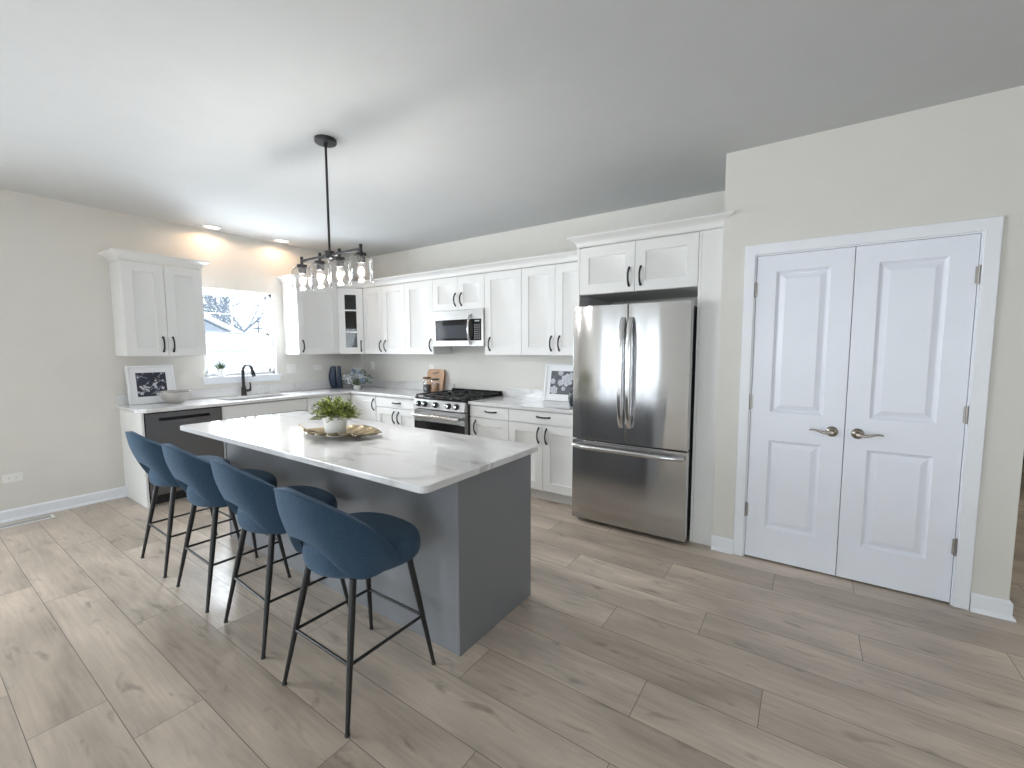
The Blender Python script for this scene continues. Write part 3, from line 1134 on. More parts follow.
# ------------------------------------------------------------------ range
rg = thing('range', 'stainless gas range with black cooktop grates set between the worktops', 'range', (1.890, 0, 0), 0)
RW = 0.765
boxobj('body', (0.003, RW - 0.003, -0.640, -0.03, 0.02, 0.900), DKGREY, rg, bevel=0.003)
b = MB()
b.box(-0.002 + 0.003, RW - 0.001, -0.675, -0.02, 0.9005, 0.922)
b.build('cooktop', BLACKG, rg, bevel=0.005)
# slanted control panel
b = MB()
n = len(b.v)
pr_ = [(-0.641, 0.795), (-0.700, 0.795), (-0.703, 0.800), (-0.680, 0.899), (-0.641, 0.899)]
for x in (0.004, RW - 0.004):
    b.v += [(x, y, z) for y, z in pr_]
b.face([n + i for i in range(5)][::-1])
b.face([n + 5 + i for i in range(5)])
for i in range(5):
    j = (i + 1) % 5
    b.face((n + i, n + 5 + i, n + 5 + j, n + j))
cpn = b.build('control_panel', STEEL2, rg, bevel=0.002)
na = math.atan2(0.023, 0.099)
for kx in (0.082, 0.180, 0.345, 0.535, 0.650):
    k = MB()
    Mk = Matrix.Translation((kx, -0.6915, 0.848)) @ Matrix.Rotation(R(90) - na, 4, 'X')
    k.lathe([(0.033, 0.0), (0.033, 0.008), (0.030, 0.012), (0.028, 0.030), (0.025, 0.034)], n=24, M=Mk, mi=0)
    k.lathe([(0.0175, 0.0345), (0.0165, 0.037), (0.008, 0.0385)], n=24, M=Mk, mi=1)
    b2 = Mk
    k.box(-0.004, 0.004, -0.022, 0.022, 0.034, 0.043, 1, M=Mk)
    k.build('knob', [DKGREY, STEELH], cpn)
# oven door: steel frame, black window, handle
b = MB()
for d in ((0.004, RW - 0.004, 0.660, 0.785), (0.004, RW - 0.004, 0.20, 0.255), (0.004, 0.070, 0.255, 0.660), (RW - 0.070, RW - 0.004, 0.255, 0.660)):
    b.box(d[0], d[1], -0.690, -0.641, d[2], d[3])
od = b.build('oven_door', STEEL2, rg, bevel=0.002)
boxobj('oven_window', (0.006, RW - 0.006, -0.694, -0.6905, 0.245, 0.652), GLASSBLK, od, bevel=0.001)
b = MB()
b.tube(arc_pts(lambda t: (0.045 + (RW - 0.09) * t, -0.735 - 0.006 * math.sin(math.pi * t), 0.722), 12), 0.022, 12)
for x in (0.075, RW - 0.075):
    b.tube([(x, -0.690, 0.722), (x, -0.735, 0.722)], 0.013, 10)
b.build('oven_handle', STEELH, od, smooth=50)
boxobj('storage_drawer', (0.004, RW - 0.004, -0.688, -0.641, 0.05, 0.195), STEEL2, rg)
boxobj('back_trim', (0.004, RW - 0.004, -0.062, -0.022, 0.9225, 0.972), BLACKG, rg, bevel=0.004)
for gi in range(3):
    ga, gb = 0.012 + gi * 0.2475, 0.012 + gi * 0.2475 + 0.243
    g = MB()
    zt = 0.952
    ry = 0.009
    for yy in (-0.655, -0.365, -0.075):
        g.box(ga, gb, yy - ry, yy + ry - 0.004, zt - 0.012, zt)
    for xx in (ga + 0.006, gb - 0.006):
        g.box(xx - 0.006, xx + 0.006, -0.66, -0.072, zt - 0.012, zt)
    xm = (ga + gb) / 2
    for cy in (-0.51, -0.22):
        for a in range(4):
            aa = R(45 + 90 * a) if gi != 1 else R(90 * a)
            p0_ = Vector((xm + 0.035 * math.cos(aa), cy + 0.035 * math.sin(aa), zt - 0.005))
            p1_ = Vector((xm + 0.125 * math.cos(aa), cy + 0.135 * math.sin(aa), zt - 0.005))
            p1_.x = min(max(p1_.x, ga + 0.006), gb - 0.006)
            g.tube([p0_, p1_], 0.0065, 6)
    for xx in (ga + 0.008, gb - 0.008):
        for yy in (-0.655, -0.365, -0.078):
            g.box(xx - 0.007, xx + 0.007, yy - 0.007, yy + 0.007, 0.9225, zt - 0.012)
    g.build('grate', IRON, rg, bevel=0.0015)
    for cy in ((-0.51, -0.22) if gi != 1 else (-0.365,)):
        q = MB()
        q.lathe([(0.052, 0.9225), (0.052, 0.930), (0.044, 0.935), (0.044, 0.942), (0.036, 0.946)], (xm, cy, 0), 20)
        q.build('burner', [IRON], rg)

# ------------------------------------------------------------------ microwave
mw = thing('microwave', 'stainless over-the-range microwave under the short cabinet', 'microwave', (1.888, 0, 1.492), 0)
MW_, MH = 0.757, 0.405
boxobj('body', (0.002, MW_ - 0.002, -0.318, -0.001, 0.002, MH), DKGREY, mw, bevel=0.003)
b = MB()
yf = -0.362
wx0, wx1, wz0, wz1 = 0.035, 0.730, 0.062, 0.300
for d in ((0.0, MW_, 0.0, wz0), (0.0, MW_, wz1, MH), (0.0, wx0, wz0, wz1), (wx1, MW_, wz0, wz1)):
    b.box(d[0], d[1], yf, -0.319, d[2], d[3])
md = b.build('face', STEEL2, mw)
dr_ = boxobj('door', (wx0 + 0.0005, 0.590, yf + 0.002, -0.320, wz0 + 0.0005, wz1 - 0.0005), GLASSBLK, mw, bevel=0.001)
boxobj('window', (0.085, 0.530, yf - 0.0005, yf + 0.0018, wz0 + 0.025, wz1 - 0.062), MWGLASS, dr_, bevel=0.0004)
b = MB()
b.tube(arc_pts(lambda t: (0.578, yf - 0.004 - 0.046 * (1 - abs(2 * t - 1) ** 2.4), 0.022 + 0.328 * t), 14), [0.012] * 14, 10)
b.build('handle', STEELH, dr_, smooth=50)
cp = boxobj('control_panel', (0.592, wx1 - 0.0005, yf + 0.002, -0.320, wz0 + 0.0005, wz1 - 0.0005), GLASSBLK, mw, bevel=0.001)
b = MB()
for r in range(7):
    for c in range(3):
        b.box(0.628 + c * 0.031, 0.650 + c * 0.031, yf + 0.0003, yf + 0.0018, wz0 + 0.018 + r * 0.024, wz0 + 0.032 + r * 0.024)
b.build('button_pad', mat('grey_button_print', (0.16, 0.16, 0.17), 0.5), cp)
boxobj('display', (0.640, 0.700, yf + 0.0003, yf + 0.0018, wz1 - 0.030, wz1 - 0.016), mat('pale_display', (0.45, 0.5, 0.52), 0.3), cp, bevel=0)

# ------------------------------------------------------------------ refrigerator
rf = thing('refrigerator', 'stainless french-door refrigerator with bottom freezer drawer', 'refrigerator', (3.978, 0, 0), 0)
FW, FF = 0.924, -0.851
boxobj('body', (0.006, 0.908, -0.775, -0.06, 0.035, 1.775), mat('fridge_side_grey', (0.13, 0.13, 0.135), 0.4), rf, bevel=0.004)
boxobj('kick_grille', (0.02, 0.895, -0.765, -0.74, 0.0, 0.034), BLACKM, rf)


def fridge_door(name, x0, x1, z0, z1):
    q = MB()
    wd = x1 - x0
    N = 16
    pts = []
    for i in range(N + 1):
        t = i / N
        u = 2 * t - 1
        pts.append((x0 + wd * t, FF + 0.006 * u * u))
    pts += [(x1, -0.781), (x0, -0.781)]
    n_ = len(q.v)
    m2 = len(pts)
    q.v += [(x, y, z0) for x, y in pts] + [(x, y, z1) for x, y in pts]
    q.face([n_ + i for i in range(m2)][::-1])
    q.face([n_ + m2 + i for i in range(m2)])
    for i in range(m2):
        j = (i + 1) % m2
        q.face((n_ + i, n_ + j, n_ + m2 + j, n_ + m2 + i))
    return q.build(name, STEEL, rf, bevel=0.004, smooth=30)


dl_ = fridge_door('door', 0.0, FW / 2 - 0.002, 0.718, 1.803)
dr2 = fridge_door('door', FW / 2 + 0.002, FW, 0.718, 1.803)
fz = fridge_door('freezer_drawer', 0.0, FW, 0.040, 0.708)
for par, xh in ((dl_, FW / 2 - 0.034), (dr2, FW / 2 + 0.030)):
    b = MB()
    n_ = 20
    pts = arc_pts(lambda t: (xh, FF - 0.010 - 0.048 * (1 - abs(2 * t - 1) ** 4), 0.848 + 0.850 * t), n_)
    b.ribbon(pts, 0.040, 0.020)
    for p in (pts[0], pts[-1]):
        b.tube([(p[0], FF + 0.018, p[2] + (0.012 if p is pts[0] else -0.012)), (p[0], p[1] - 0.006, p[2] + (0.012 if p is pts[0] else -0.012))], 0.013, 10)
    b.build('handle', STEELH, par, smooth=50)
b = MB()
pts = arc_pts(lambda t: (0.022 + (FW - 0.044) * t, FF - 0.012 - 0.045 * (1 - abs(2 * t - 1) ** 6), 0.662), 22)
b.tube(pts, 0.018, 12)
for p in (pts[0], pts[-1]):
    s = 0.012 if p is pts[0] else -0.012
    b.tube([(p[0] + s, FF + 0.020, p[2]), (p[0] + s, p[1] - 0.006, p[2])], 0.013, 10)
b.build('handle', STEELH, fz, smooth=50)

# ------------------------------------------------------------------ island
il = thing('kitchen_island', 'slate grey kitchen island base under the white top', 'island', (3.1, -2.3, 0), 0)
IX0, IX1, IY0, IY1 = 1.900, 4.289, -2.615, -1.990
ox, oy = 3.1, -2.3
boxobj('carcass', (IX0 - ox + 0.02, IX1 - ox - 0.02, IY0 - oy + 0.013, IY1 - oy - 0.022, 0.0, 0.881), SLATE, il)
boxobj('seating_panel', (IX0 - ox + 0.019, IX1 - ox - 0.019, IY0 - oy, IY0 - oy + 0.0125, 0.0, 0.881), SLATE, il)
boxobj('end_panel', (IX1 - ox - 0.0195, IX1 - ox, IY0 - oy - 0.004, IY1 - oy, 0.0, 0.881), SLATE, il)
boxobj('end_panel', (IX0 - ox, IX0 - ox + 0.0195, IY0 - oy - 0.004, IY1 - oy, 0.0, 0.881), SLATE, il)
IW = IX1 - IX0 - 0.04
for k in range(3):
    xa = IX0 - ox + 0.02 + IW / 3 * k
    q = MB()
    q.panelled(IW / 3 - 0.004, 0.76, 0.019, [(0.06, IW / 3 - 0.064, 0.06, 0.70)], [(0.001, 0.006), (0.004, 0.0075)])
    dd = q.build('door', SLATE, il, loc=(xa + IW / 3 - 0.002, IY1 - oy - 0.0215, 0.112), rot=(0, 0, R(180)), bevel=0.0012)
    hb = MB()
    pull(hb, 0.05, 0.68, -0.019, False)
    hb.build('handle', BLACKM, dd)
it = slab_obj('island_worktop', [(x - ox, y - oy) for x, y in rounded(1.865, 4.358, -2.892, -2.000, 0.035)], [], 0, 0.032, QUARTZ, None, 0.004)
it.location = (ox, oy, 0.882)
tag(it, 'large white veined quartz top on the slate grey island', 'worktop', 'white quartz worktops')


# ------------------------------------------------------------------ bar stools
def make_stool():
    t = thing('bar_stool', '', 'stool', (0, 0, 0), 0, 'blue upholstered bar stools at the island')
    # local +y faces the island; feet span +-0.225 in x and y
    ST = 0.655
    q = MB()
    # seat cushion: rounded-square plan lofted with pillowed top
    n = 40
    rings = [(0.80, 0.548), (0.95, 0.556), (1.0, 0.582), (1.0, 0.622), (0.97, 0.650), (0.86, 0.664), (0.6, 0.672), (0.25, 0.676)]
    bb = len(q.v)
    for s, z in rings:
        for k in range(n):
            a = 2 * math.pi * k / n
            ca, sa = math.cos(a), math.sin(a)
            e = 2.6 if sa > 0 else 2.2
            r = 1 / (abs(ca) ** e + abs(sa) ** e) ** (1 / e)
            y = (0.228 if sa > 0 else 0.218) * r * sa * s + 0.010
            hw = 0.222 + 0.044 * min(1, max(0, (y + 0.10) / 0.22))
            x = hw * r * ca * s
            q.v.append((x, y, z))
    for i in range(len(rings) - 1):
        for k in range(n):
            k2 = (k + 1) % n
            q.face((bb + i * n + k, bb + i * n + k2, bb + (i + 1) * n + k2, bb + (i + 1) * n + k))
    q.face([bb + k for k in range(n)][::-1])
    q.face([bb + (len(rings) - 1) * n + k for k in range(n)])
    q.build('seat', FABRIC, t, smooth=60, sub=1)
    # wrap-round backrest shell
    q = MB()
    NT, NV = 44, 9
    AM = R(93)
    edge_top = []
    edge_bot = []

    def ztop(a):
        u = abs(a) / AM
        s = 1 - u
        return 0.620 + 0.314 * (1 - u ** 2.0)

    def zbot(a):
        u = abs(a) / AM
        d = 0.724 - 0.162 * (1 / (1 + math.exp(-(u - 0.36) * 15)))
        return d + 0.030 * max(0, (u - 0.60) / 0.40) ** 1.6

    def shell_pt(a, z, off):
        lean = (z - 0.57) / 0.35
        rx = 0.244 + 0.020 * max(0, lean) + off
        ry = 0.224 + 0.085 * max(0, lean) + off
        ca, sa = math.cos(a), math.sin(a)
        e = 2.35
        r = 1 / (abs(ca) ** e + abs(sa) ** e) ** (1 / e)
        return (rx * r * sa, -ry * r * ca + 0.005, z)
    outer, inner = [], []
    TH = 0.034
    for i in range(NT + 1):
        a = -AM + 2 * AM * i / NT
        zt, zb = ztop(a), zbot(a)
        zt = max(zt, zb + 0.02)
        ro_, ri_ = [], []
        for j in range(NV + 1):
            v = j / NV
            z = zb + (zt - zb) * v
            bul = 0.010 * math.sin(math.pi * v)
            ro_.append(shell_pt(a, z, bul))
            ri_.append(shell_pt(a, z, -TH - bul * 0.3 + 0.004))
        outer.append(ro_)
        inner.append(ri_)
    bb = len(q.v)
    m = NV + 1
    for g_ in (outer, inner):
        for r_ in g_:
            q.v += r_
    off = (NT + 1) * m
    for i in range(NT):
        for j in range(NV):
            a_ = bb + i * m + j
            q.face((a_, a_ + m, a_ + m + 1, a_ + 1))
            a_ += off
            q.face((a_, a_ + 1, a_ + m + 1, a_ + m))
        for j in (0, NV):
            a_ = bb + i * m + j
            f_ = (a_, a_ + off, a_ + off + m, a_ + m)
            q.face(f_ if j == 0 else f_[::-1])
    for i in (0, NT):
        for j in range(NV):
            a_ = bb + i * m + j
            f_ = (a_, a_ + 1, a_ + off + 1, a_ + off)
            q.face(f_ if i == 0 else f_[::-1])
    br = q.build('backrest', FABRIC, t, smooth=180, bevel=0.009, seg=3)
    # piping along the outer rim
    p_ = MB()
    p_.tube([Vector(shell_pt(-AM + 2 * AM * i / NT, max(ztop(-AM + 2 * AM * i / NT), zbot(-AM + 2 * AM * i / NT) + 0.02) - 0.003, 0.0005)) for i in range(NT + 1)], 0.0032, 6)
    p_.build('piping', FABRIC, br, smooth=60)
    # under frame
    u_ = MB()
    u_.box(-0.13, 0.13, -0.12, 0.15, 0.538, 0.5475)
    u_.build('seat_frame', BLACKM, t, bevel=0.004)
    fz_ = 0.242
    tops = {}
    for sx in (-1, 1):
        for sy in (-1, 1):
            top = Vector((sx * 0.150, 0.012 + sy * 0.140, 0.556))
            foot = Vector((sx * 0.226, sy * 0.226, 0.006))
            l_ = MB()
            l_.tube([top, top.lerp(foot, 0.35), foot], [0.0145, 0.0140, 0.0082], 14)
            leg = l_.build('leg', BLACKM, t, smooth=60)
            c_ = MB()
            c_.lathe([(0.0098, 0.0), (0.0105, 0.004), (0.0095, 0.010)], (foot.x, foot.y, 0.0), 12)
            c_.build('foot_cap', DKGREY, leg)
            k = (top.z - fz_) / (top.z - foot.z)
            tops[(sx, sy)] = top.lerp(foot, k)
    r_ = MB()
    cs_ = [tops[(-1, -1)], tops[(1, -1)], tops[(1, 1)], tops[(-1, 1)]]
    for i in range(4):
        r_.tube([cs_[i], cs_[(i + 1) % 4]], 0.0068, 10)
    r_.build('footrest', BLACKM, t, smooth=60)
    return t


stool = make_stool()
SL = ['blue upholstered bar stool nearest the dishwasher, black legs',
      'second blue upholstered bar stool counting from the dishwasher',
      'third blue upholstered bar stool from the dishwasher, beside the one at the island corner',
      'blue upholstered bar stool at the near corner of the island, fully in view']
for i, (x, y, a) in enumerate(((2.012, -2.900, -1.0), (2.664, -2.905, -1.5), (3.306, -2.905, -3.0), (3.990, -2.945, 0))):
    o = stool if i == 0 else copy_tree(stool)
    o.location = (x, y, 0)
    o.rotation_euler = (0, 0, R(a))
    o['label'] = SL[i]

# ------------------------------------------------------------------ linear chandelier
ch = thing('chandelier', 'black linear four-light chandelier with clear glass shades over the island', 'chandelier', (3.000, -2.386, H), 0)
b = MB()
b.lathe([(0.066, -0.001), (0.066, -0.018), (0.062, -0.024), (0.012, -0.026)], n=32)
b.build('canopy', BLACKM, ch)
b = MB()
zb = 2.062 - H
b.tube([(0, 0, -0.024), (0, 0, -0.045)], 0.011, 12)
b.tube([(0, 0, -0.04), (0, 0, zb + 0.02)], 0.0075, 12)
b.build('stem', BLACKM, ch)
b = MB()
b.lathe([(0.012, 0.030), (0.030, 0.026), (0.030, -0.020), (0.022, -0.030), (0.008, -0.040)][::-1], (0, 0, zb), 20)
b.build('hub', BLACKM, ch)
boxobj('crossbar', (-0.330, 0.326, -0.009, 0.009, zb - 0.009, zb + 0.009), BLACKM, ch)
for k in range(4):
    x = -0.328 + 0.2163 * k
    s_ = MB()
    s_.tube([(x, 0, zb + 0.030), (x, 0, zb - 0.025)], 0.0095, 12)
    s_.lathe([(0.008, 0.0), (0.031, -0.004), (0.033, -0.012), (0.033, -0.026), (0.024, -0.028), (0.0235, -0.062), (0.018, -0.064)][::-1], (x, 0, zb - 0.020), 24)
    so = s_.build('socket', BLACKM, ch, smooth=40)
    g_ = MB()
    zt = zb - 0.0455
    g_.lathe([(0.0335, 0.0), (0.056, -0.002), (0.065, -0.008), (0.068, -0.020), (0.068, -0.143), (0.0665, -0.145), (0.0650, -0.143), (0.0650, -0.022), (0.062, -0.011), (0.055, -0.005), (0.0335, -0.003)], (x, 0, zt), 36, cap0=False, cap1=False)
    g_.build('glass_shade', CLEAR, so, smooth=40)
    u_ = MB()
    u_.lathe([(0.012, 0.0), (0.014, -0.010), (0.023, -0.030), (0.030, -0.050), (0.0305, -0.060), (0.025, -0.078), (0.013, -0.091), (0.003, -0.095)][::-1], (x, 0, zb - 0.084), 20)
    u_.build('bulb', BULB, so, smooth=60)
    f_ = MB()
    zf = zb - 0.084
    for a in range(6):
        aa = R(60 * a)
        f_.tube([(x + 0.006 * math.cos(aa), 0.006 * math.sin(aa), zf - 0.022), (x + 0.015 * math.cos(aa + 0.3), 0.015 * math.sin(aa + 0.3), zf - 0.050), (x + 0.008 * math.cos(aa + 0.6), 0.008 * math.sin(aa + 0.6), zf - 0.078)], 0.0016, 5)
    f_.build('filament', FILAM, so, smooth=0)
    d = bpy.data.lights.new('bulb_light', 'POINT')
    d.energy = 11
    d.color = (1.0, 0.97, 0.94)
    d.shadow_soft_size = 0.022
    o = bpy.data.objects.new('bulb_light', d)
    COL.objects.link(o)
    o.parent = so
    o.location = (x, 0, zb - 0.140)

# recessed lights
for i, (x, y, lab) in enumerate(((0.170, -1.938, 'recessed ceiling light over the left part of the window'), (0.189, -1.209, 'recessed ceiling light near the corner, right of the other one'))):
    t = thing('recessed_light', lab, 'ceiling light', (x, y, H), 0, 'recessed lights above the sink')
    b = MB()
    b.lathe([(0.088, -0.0008), (0.086, -0.006), (0.066, -0.008), (0.064, -0.002)], n=32, cap0=False, cap1=False)
    b.build('trim_ring', TRIM, t)
    b = MB()
    b.lathe([(0.066, -0.0012), (0.064, -0.0040)], n=32)
    b.build('lens', LENS, t)
    d = bpy.data.lights.new('downlight', 'SPOT')
    d.energy = 6.5
    d.color = (1.0, 0.64, 0.38)
    d.spot_size = R(174)
    d.spot_blend = 0.35
    d.shadow_soft_size = 0.05
    o = bpy.data.objects.new('downlight', d)
    COL.objects.link(o)
    o.parent = t
    o.location = (0, 0, -0.02)

# ------------------------------------------------------------------ plates and register
def wall_plate(name, label, cat, loc, rz, w, h, kind, group):
    t = thing(name, label, cat, loc, rz, group)
    boxobj('cover_plate', (-w / 2, w / 2, -0.006, -0.0008, -h / 2, h / 2), PLASW, t, bevel=0.002)
    if kind == 'switch':
        for x in (-0.023, 0.023):
            boxobj('rocker', (x - 0.0165, x + 0.0165, -0.0095, -0.0062, -0.033, 0.033), PLASW, t, bevel=0.0015)
    else:
        horiz = w > h
        for s in (-0.02, 0.02):
            q = MB()
            cx, cz = (s, 0) if horiz else (0, s)
            q.lathe([(0.0165, 0.0062), (0.0165, 0.0078), (0.014, 0.0082)], n=20, M=Matrix.Translation((cx, 0, cz)) @ Matrix.Rotation(R(90), 4, 'X'))
            q.build('socket', PLASW, t)
            q = MB()
            for e in (-0.006, 0.006):
                if horiz:
                    q.box(cx - 0.004, cx + 0.004, -0.0088, -0.0083, cz + e - 0.001, cz + e + 0.001)
                else:
                    q.box(cx + e - 0.001, cx + e + 0.001, -0.0088, -0.0083, cz - 0.004, cz + 0.004)
            q.build('slot', DKGREY, t)
    return t


wall_plate('wall_outlet', 'white horizontal outlet low on the bare left wall above the baseboard', 'outlet', (0, -3.489, 0.367), R(90), 0.118, 0.074, 'outlet', 'white wall plates')
wall_plate('light_switch', 'white double switch plate just right of the window sill', 'switch', (0, -1.056, 1.207), R(90), 0.118, 0.118, 'switch', 'white wall plates')
wall_plate('wall_outlet', 'white horizontal outlet above the counter left of the blue vases', 'outlet', (0, -0.697, 1.209), R(90), 0.118, 0.074, 'outlet', 'white wall plates')
wall_plate('wall_outlet', 'white upright outlet on the back wall behind the flowers', 'outlet', (0.268, 0, 1.217), 0, 0.074, 0.118, 'outlet', 'white wall plates')
wall_plate('wall_outlet', 'white upright outlet on the back wall behind the cutting board', 'outlet', (1.486, 0, 1.200), 0, 0.074, 0.118, 'outlet', 'white wall plates')

t = thing('floor_register', 'white slotted floor vent beside the baseboard of the left wall', 'vent', (0.145, -3.47, 0.0), R(90))
boxobj('frame', (-0.18, 0.18, -0.06, 0.06, 0.0002, 0.003), PLASW, t, bevel=0.001)
b = MB()
for r in range(2):
    for i in range(26):
        x = -0.155 + i * 0.0124
        b.box(x - 0.0035, x + 0.0035, -0.042 + r * 0.044, -0.002 + r * 0.044, 0.0031, 0.0036)
b.build('slots', DKGREY, t)


# ------------------------------------------------------------------ things on the worktops
def framed_print(name, label, loc, rz, tilt, w, h, fw_, mw_, ground, draw, group):
    t = thing(name, label, 'picture', loc, rz, group)
    t.rotation_euler = (tilt, 0, rz)
    b_ = MB()
    d_ = 0.022
    for q in ((-w / 2, w / 2, 0, fw_), (-w / 2, w / 2, h - fw_, h), (-w / 2, -w / 2 + fw_, fw_, h - fw_), (w / 2 - fw_, w / 2, fw_, h - fw_)):
        b_.box(q[0], q[1], -d_, 0, q[2], q[3])
    b_.build('frame', FRAMEW, t, bevel=0.0015)
    boxobj('mat_board', (-w / 2 + fw_, w / 2 - fw_, -0.010, -0.004, fw_, h - fw_), MATW, t, bevel=0)
    p_ = MB()
    a0, a1, c0, c1 = -w / 2 + mw_, w / 2 - mw_, mw_, h - mw_
    p_.box(a0, a1, -0.0118, -0.0102, c0, c1, 0)
    draw(p_, a0, a1, c0, c1, -0.0122)
    p_.build('print', [ground, INKW, INKM], t, smooth=0, merge=False)
    return t


def petal_disc(p_, x, z, r, y, n, a0=0.0, depth=0.35, clip=None, mi=1):
    k = n * 6
    pts = []
    for i in range(k):
        a = 2 * math.pi * i / k
        rr = r * (1 - depth * 0.5 + depth * 0.5 * math.cos(n * a + a0))
        px, pz = x + rr * math.cos(a), z + rr * math.sin(a)
        if clip:
            px = min(max(px, clip[0]), clip[1])
            pz = min(max(pz, clip[2]), clip[3])
        pts.append((px, y, pz))
    m = len(p_.v)
    p_.v += pts
    p_.face([m + i for i in range(k)], mi)


def draw_navy(p_, a0, a1, c0, c1, y):
    rnd = random.Random(3)
    cl = (a0 + 0.002, a1 - 0.002, c0 + 0.002, c1 - 0.002)
    for i in range(34):
        x, z = rnd.uniform(a0, a1), c0 + (c1 - c0) * rnd.random() ** 1.3
        petal_disc(p_, x, z, rnd.uniform(0.004, 0.015) * (1.35 if z < (c0 + c1) / 2 else 0.8), y - 0.00002 * i, rnd.choice((4, 5, 6)), rnd.random() * 6, 0.5, cl)
    for i in range(14):                                              # stems
        x, z = rnd.uniform(a0 + 0.03, a1 - 0.03), rnd.uniform(c0 + 0.03, c1 - 0.03)
        a = rnd.choice((0.6, 2.4, 2.6, 0.9)) + rnd.uniform(-0.3, 0.3)
        ln = rnd.uniform(0.02, 0.06)
        d_ = Vector((math.cos(a), math.sin(a)))
        n_ = Vector((-d_.y, d_.x)) * 0.0014
        q = [(x + d_.x * ln * s + n_.x * e, z + d_.y * ln * s + n_.y * e) for s, e in ((-1, -1), (1, -1), (1, 1), (-1, 1))]
        p_.quad(*[(min(max(u, cl[0]), cl[1]), y - 0.001, min(max(v, cl[2]), cl[3])) for u, v in q], 1)


def draw_roses(p_, a0, a1, c0, c1, y):
    rnd = random.Random(5)
    cl = (a0 + 0.002, a1 - 0.002, c0 + 0.002, c1 - 0.002)
    W__, H__ = a1 - a0, c1 - c0
    for i, (u, v, r) in enumerate(((0.16, 0.17, 0.060), (0.10, 0.55, 0.038), (0.42, 0.50, 0.045), (0.66, 0.62, 0.085), (0.40, 0.92, 0.040), (0.85, 0.80, 0.05), (0.55, 0.25, 0.03))):
        petal_disc(p_, a0 + u * W__, c0 + v * H__, r * 0.82, y - 0.0006 * i, 6, rnd.random() * 6, 0.22, cl)
        for q_, (rr, m_) in enumerate(((0.56, 2), (0.48, 1), (0.26, 2), (0.19, 1))):
            petal_disc(p_, a0 + u * W__ + 0.004 * q_ * (i % 3 - 1), c0 + v * H__ + 0.003 * q_, r * rr, y - 0.0006 * i - 0.0001 * (q_ + 1), 5, rnd.random() * 6, 0.3, cl, m_)


framed_print('picture_frame', 'white framed navy botanical print leaning on the left end of the counter', (0.098, -2.525, 0.9145), R(90), R(-10.0), 0.385, 0.385, 0.020, 0.072, INKN, draw_navy, 'framed prints on the counter')
framed_print('picture_frame', 'white framed grey print of pale roses leaning beside the refrigerator', (3.475, -0.105, 0.9145), R(0), R(-10.0), 0.430, 0.385, 0.020, 0.070, INKG, draw_roses, 'framed prints on the counter')

# bowl
b = MB()
b.lathe([(0.052, 0.0), (0.055, 0.006), (0.078, 0.016), (0.106, 0.045), (0.123, 0.080), (0.130, 0.118), (0.127, 0.122), (0.119, 0.085), (0.100, 0.050), (0.065, 0.020), (0.01, 0.014)], n=40)
bo = b.build('bowl', STONEW, loc=(0.262, -2.395, 0.9145), smooth=60)
tag(bo, 'grey stoneware bowl on the counter in front of the navy print', 'bowl')
b = MB()
b.lathe([(0.1305, 0.1155), (0.1315, 0.119), (0.128, 0.1245), (0.1252, 0.1215), (0.126, 0.118)], n=40, cap0=False, cap1=False)
b.build('rim', RIMG, bo, smooth=60)


# leaves
def leaf(mb_, p, d_, ln, wd, up_=Vector((0, 0, 1)), mi=0, fold=0.25, droop=0.0):
    d_ = d_.normalized()
    s_ = d_.cross(up_)
    if s_.length < 0.05:
        s_ = d_.cross(Vector((1, 0, 0)))
    s_.normalize()
    u_ = s_.cross(d_)
    n_ = len(mb_.v)
    for f_, wf, dz in ((0.0, 0.0, 0), (0.35, 1.0, 0), (0.7, 0.75, 0), (1.0, 0.0, 0)):
        c_ = p + d_ * ln * f_ - Vector((0, 0, droop * f_ * f_ * ln))
        mb_.v += [tuple(c_ - s_ * wd / 2 * wf + u_ * fold * wd * wf), tuple(c_), tuple(c_ + s_ * wd / 2 * wf + u_ * fold * wd * wf)]
    for i in range(3):
        a_ = n_ + i * 3
        mb_.face((a_, a_ + 1, a_ + 4, a_ + 3), mi)
        mb_.face((a_ + 1, a_ + 2, a_ + 5, a_ + 4), mi)


# leaf shaped gold tray
tx0, ty0, tx1, ty1 = 2.775, -2.520, 3.375, -2.275
tcx, tcy = 3.190, -2.475
ta = math.atan2(ty1 - ty0, tx1 - tx0)
b = MB()
NU, NVV = 48, 24
for i in range(NU + 1):
    u = i / NU
    wbase = 0.152 * (math.sin(math.pi * min(1, u * 1.0) ** 0.85) ** 0.75) if 0 < u < 1 else 0.0
    for j in range(NVV + 1):
        v = 2 * j / NVV - 1
        scal = 1 + 0.10 * math.sin(u * math.pi * 14 + 0.6) * abs(v) ** 2
        x = -0.265 + 0.54 * u + 0.05 * abs(v) * math.sin(math.pi * u)
        y = wbase * v * scal
        z = 0.010 + 0.036 * abs(v) ** 2.0 * math.sin(math.pi * u) + 0.024 * (abs(2 * u - 1) ** 3) + 0.006 * math.cos(u * math.pi * 14 + 2.2 * abs(v)) * (abs(v) ** 0.8) * math.sin(math.pi * u)
        b.v.append((x, y, z))
for i in range(NU):
    for j in range(NVV):
        a_ = i * (NVV + 1) + j
        b.face((a_, a_ + NVV + 1, a_ + NVV + 2, a_ + 1))
tr_ = b.build('leaf_tray', GOLD, loc=(tcx, tcy, 0.9145), rot=(0, 0, ta), smooth=70, solid=0.004, merge=True)
tag(tr_, 'gold leaf-shaped tray on the island under the potted plant', 'tray')
b = MB()
b.tube([(-0.260, 0, 0.037), (-0.280, 0.008, 0.046), (-0.310, 0.012, 0.060)], [0.005, 0.0045, 0.004], 8)
b.build('stem', GOLD, tr_, smooth=60)
b = MB()
b.tube([(-0.255, 0, 0.034), (-0.15, 0, 0.018), (0.0, 0, 0.0165), (0.15, 0, 0.018), (0.265, 0, 0.034)], 0.003, 6)
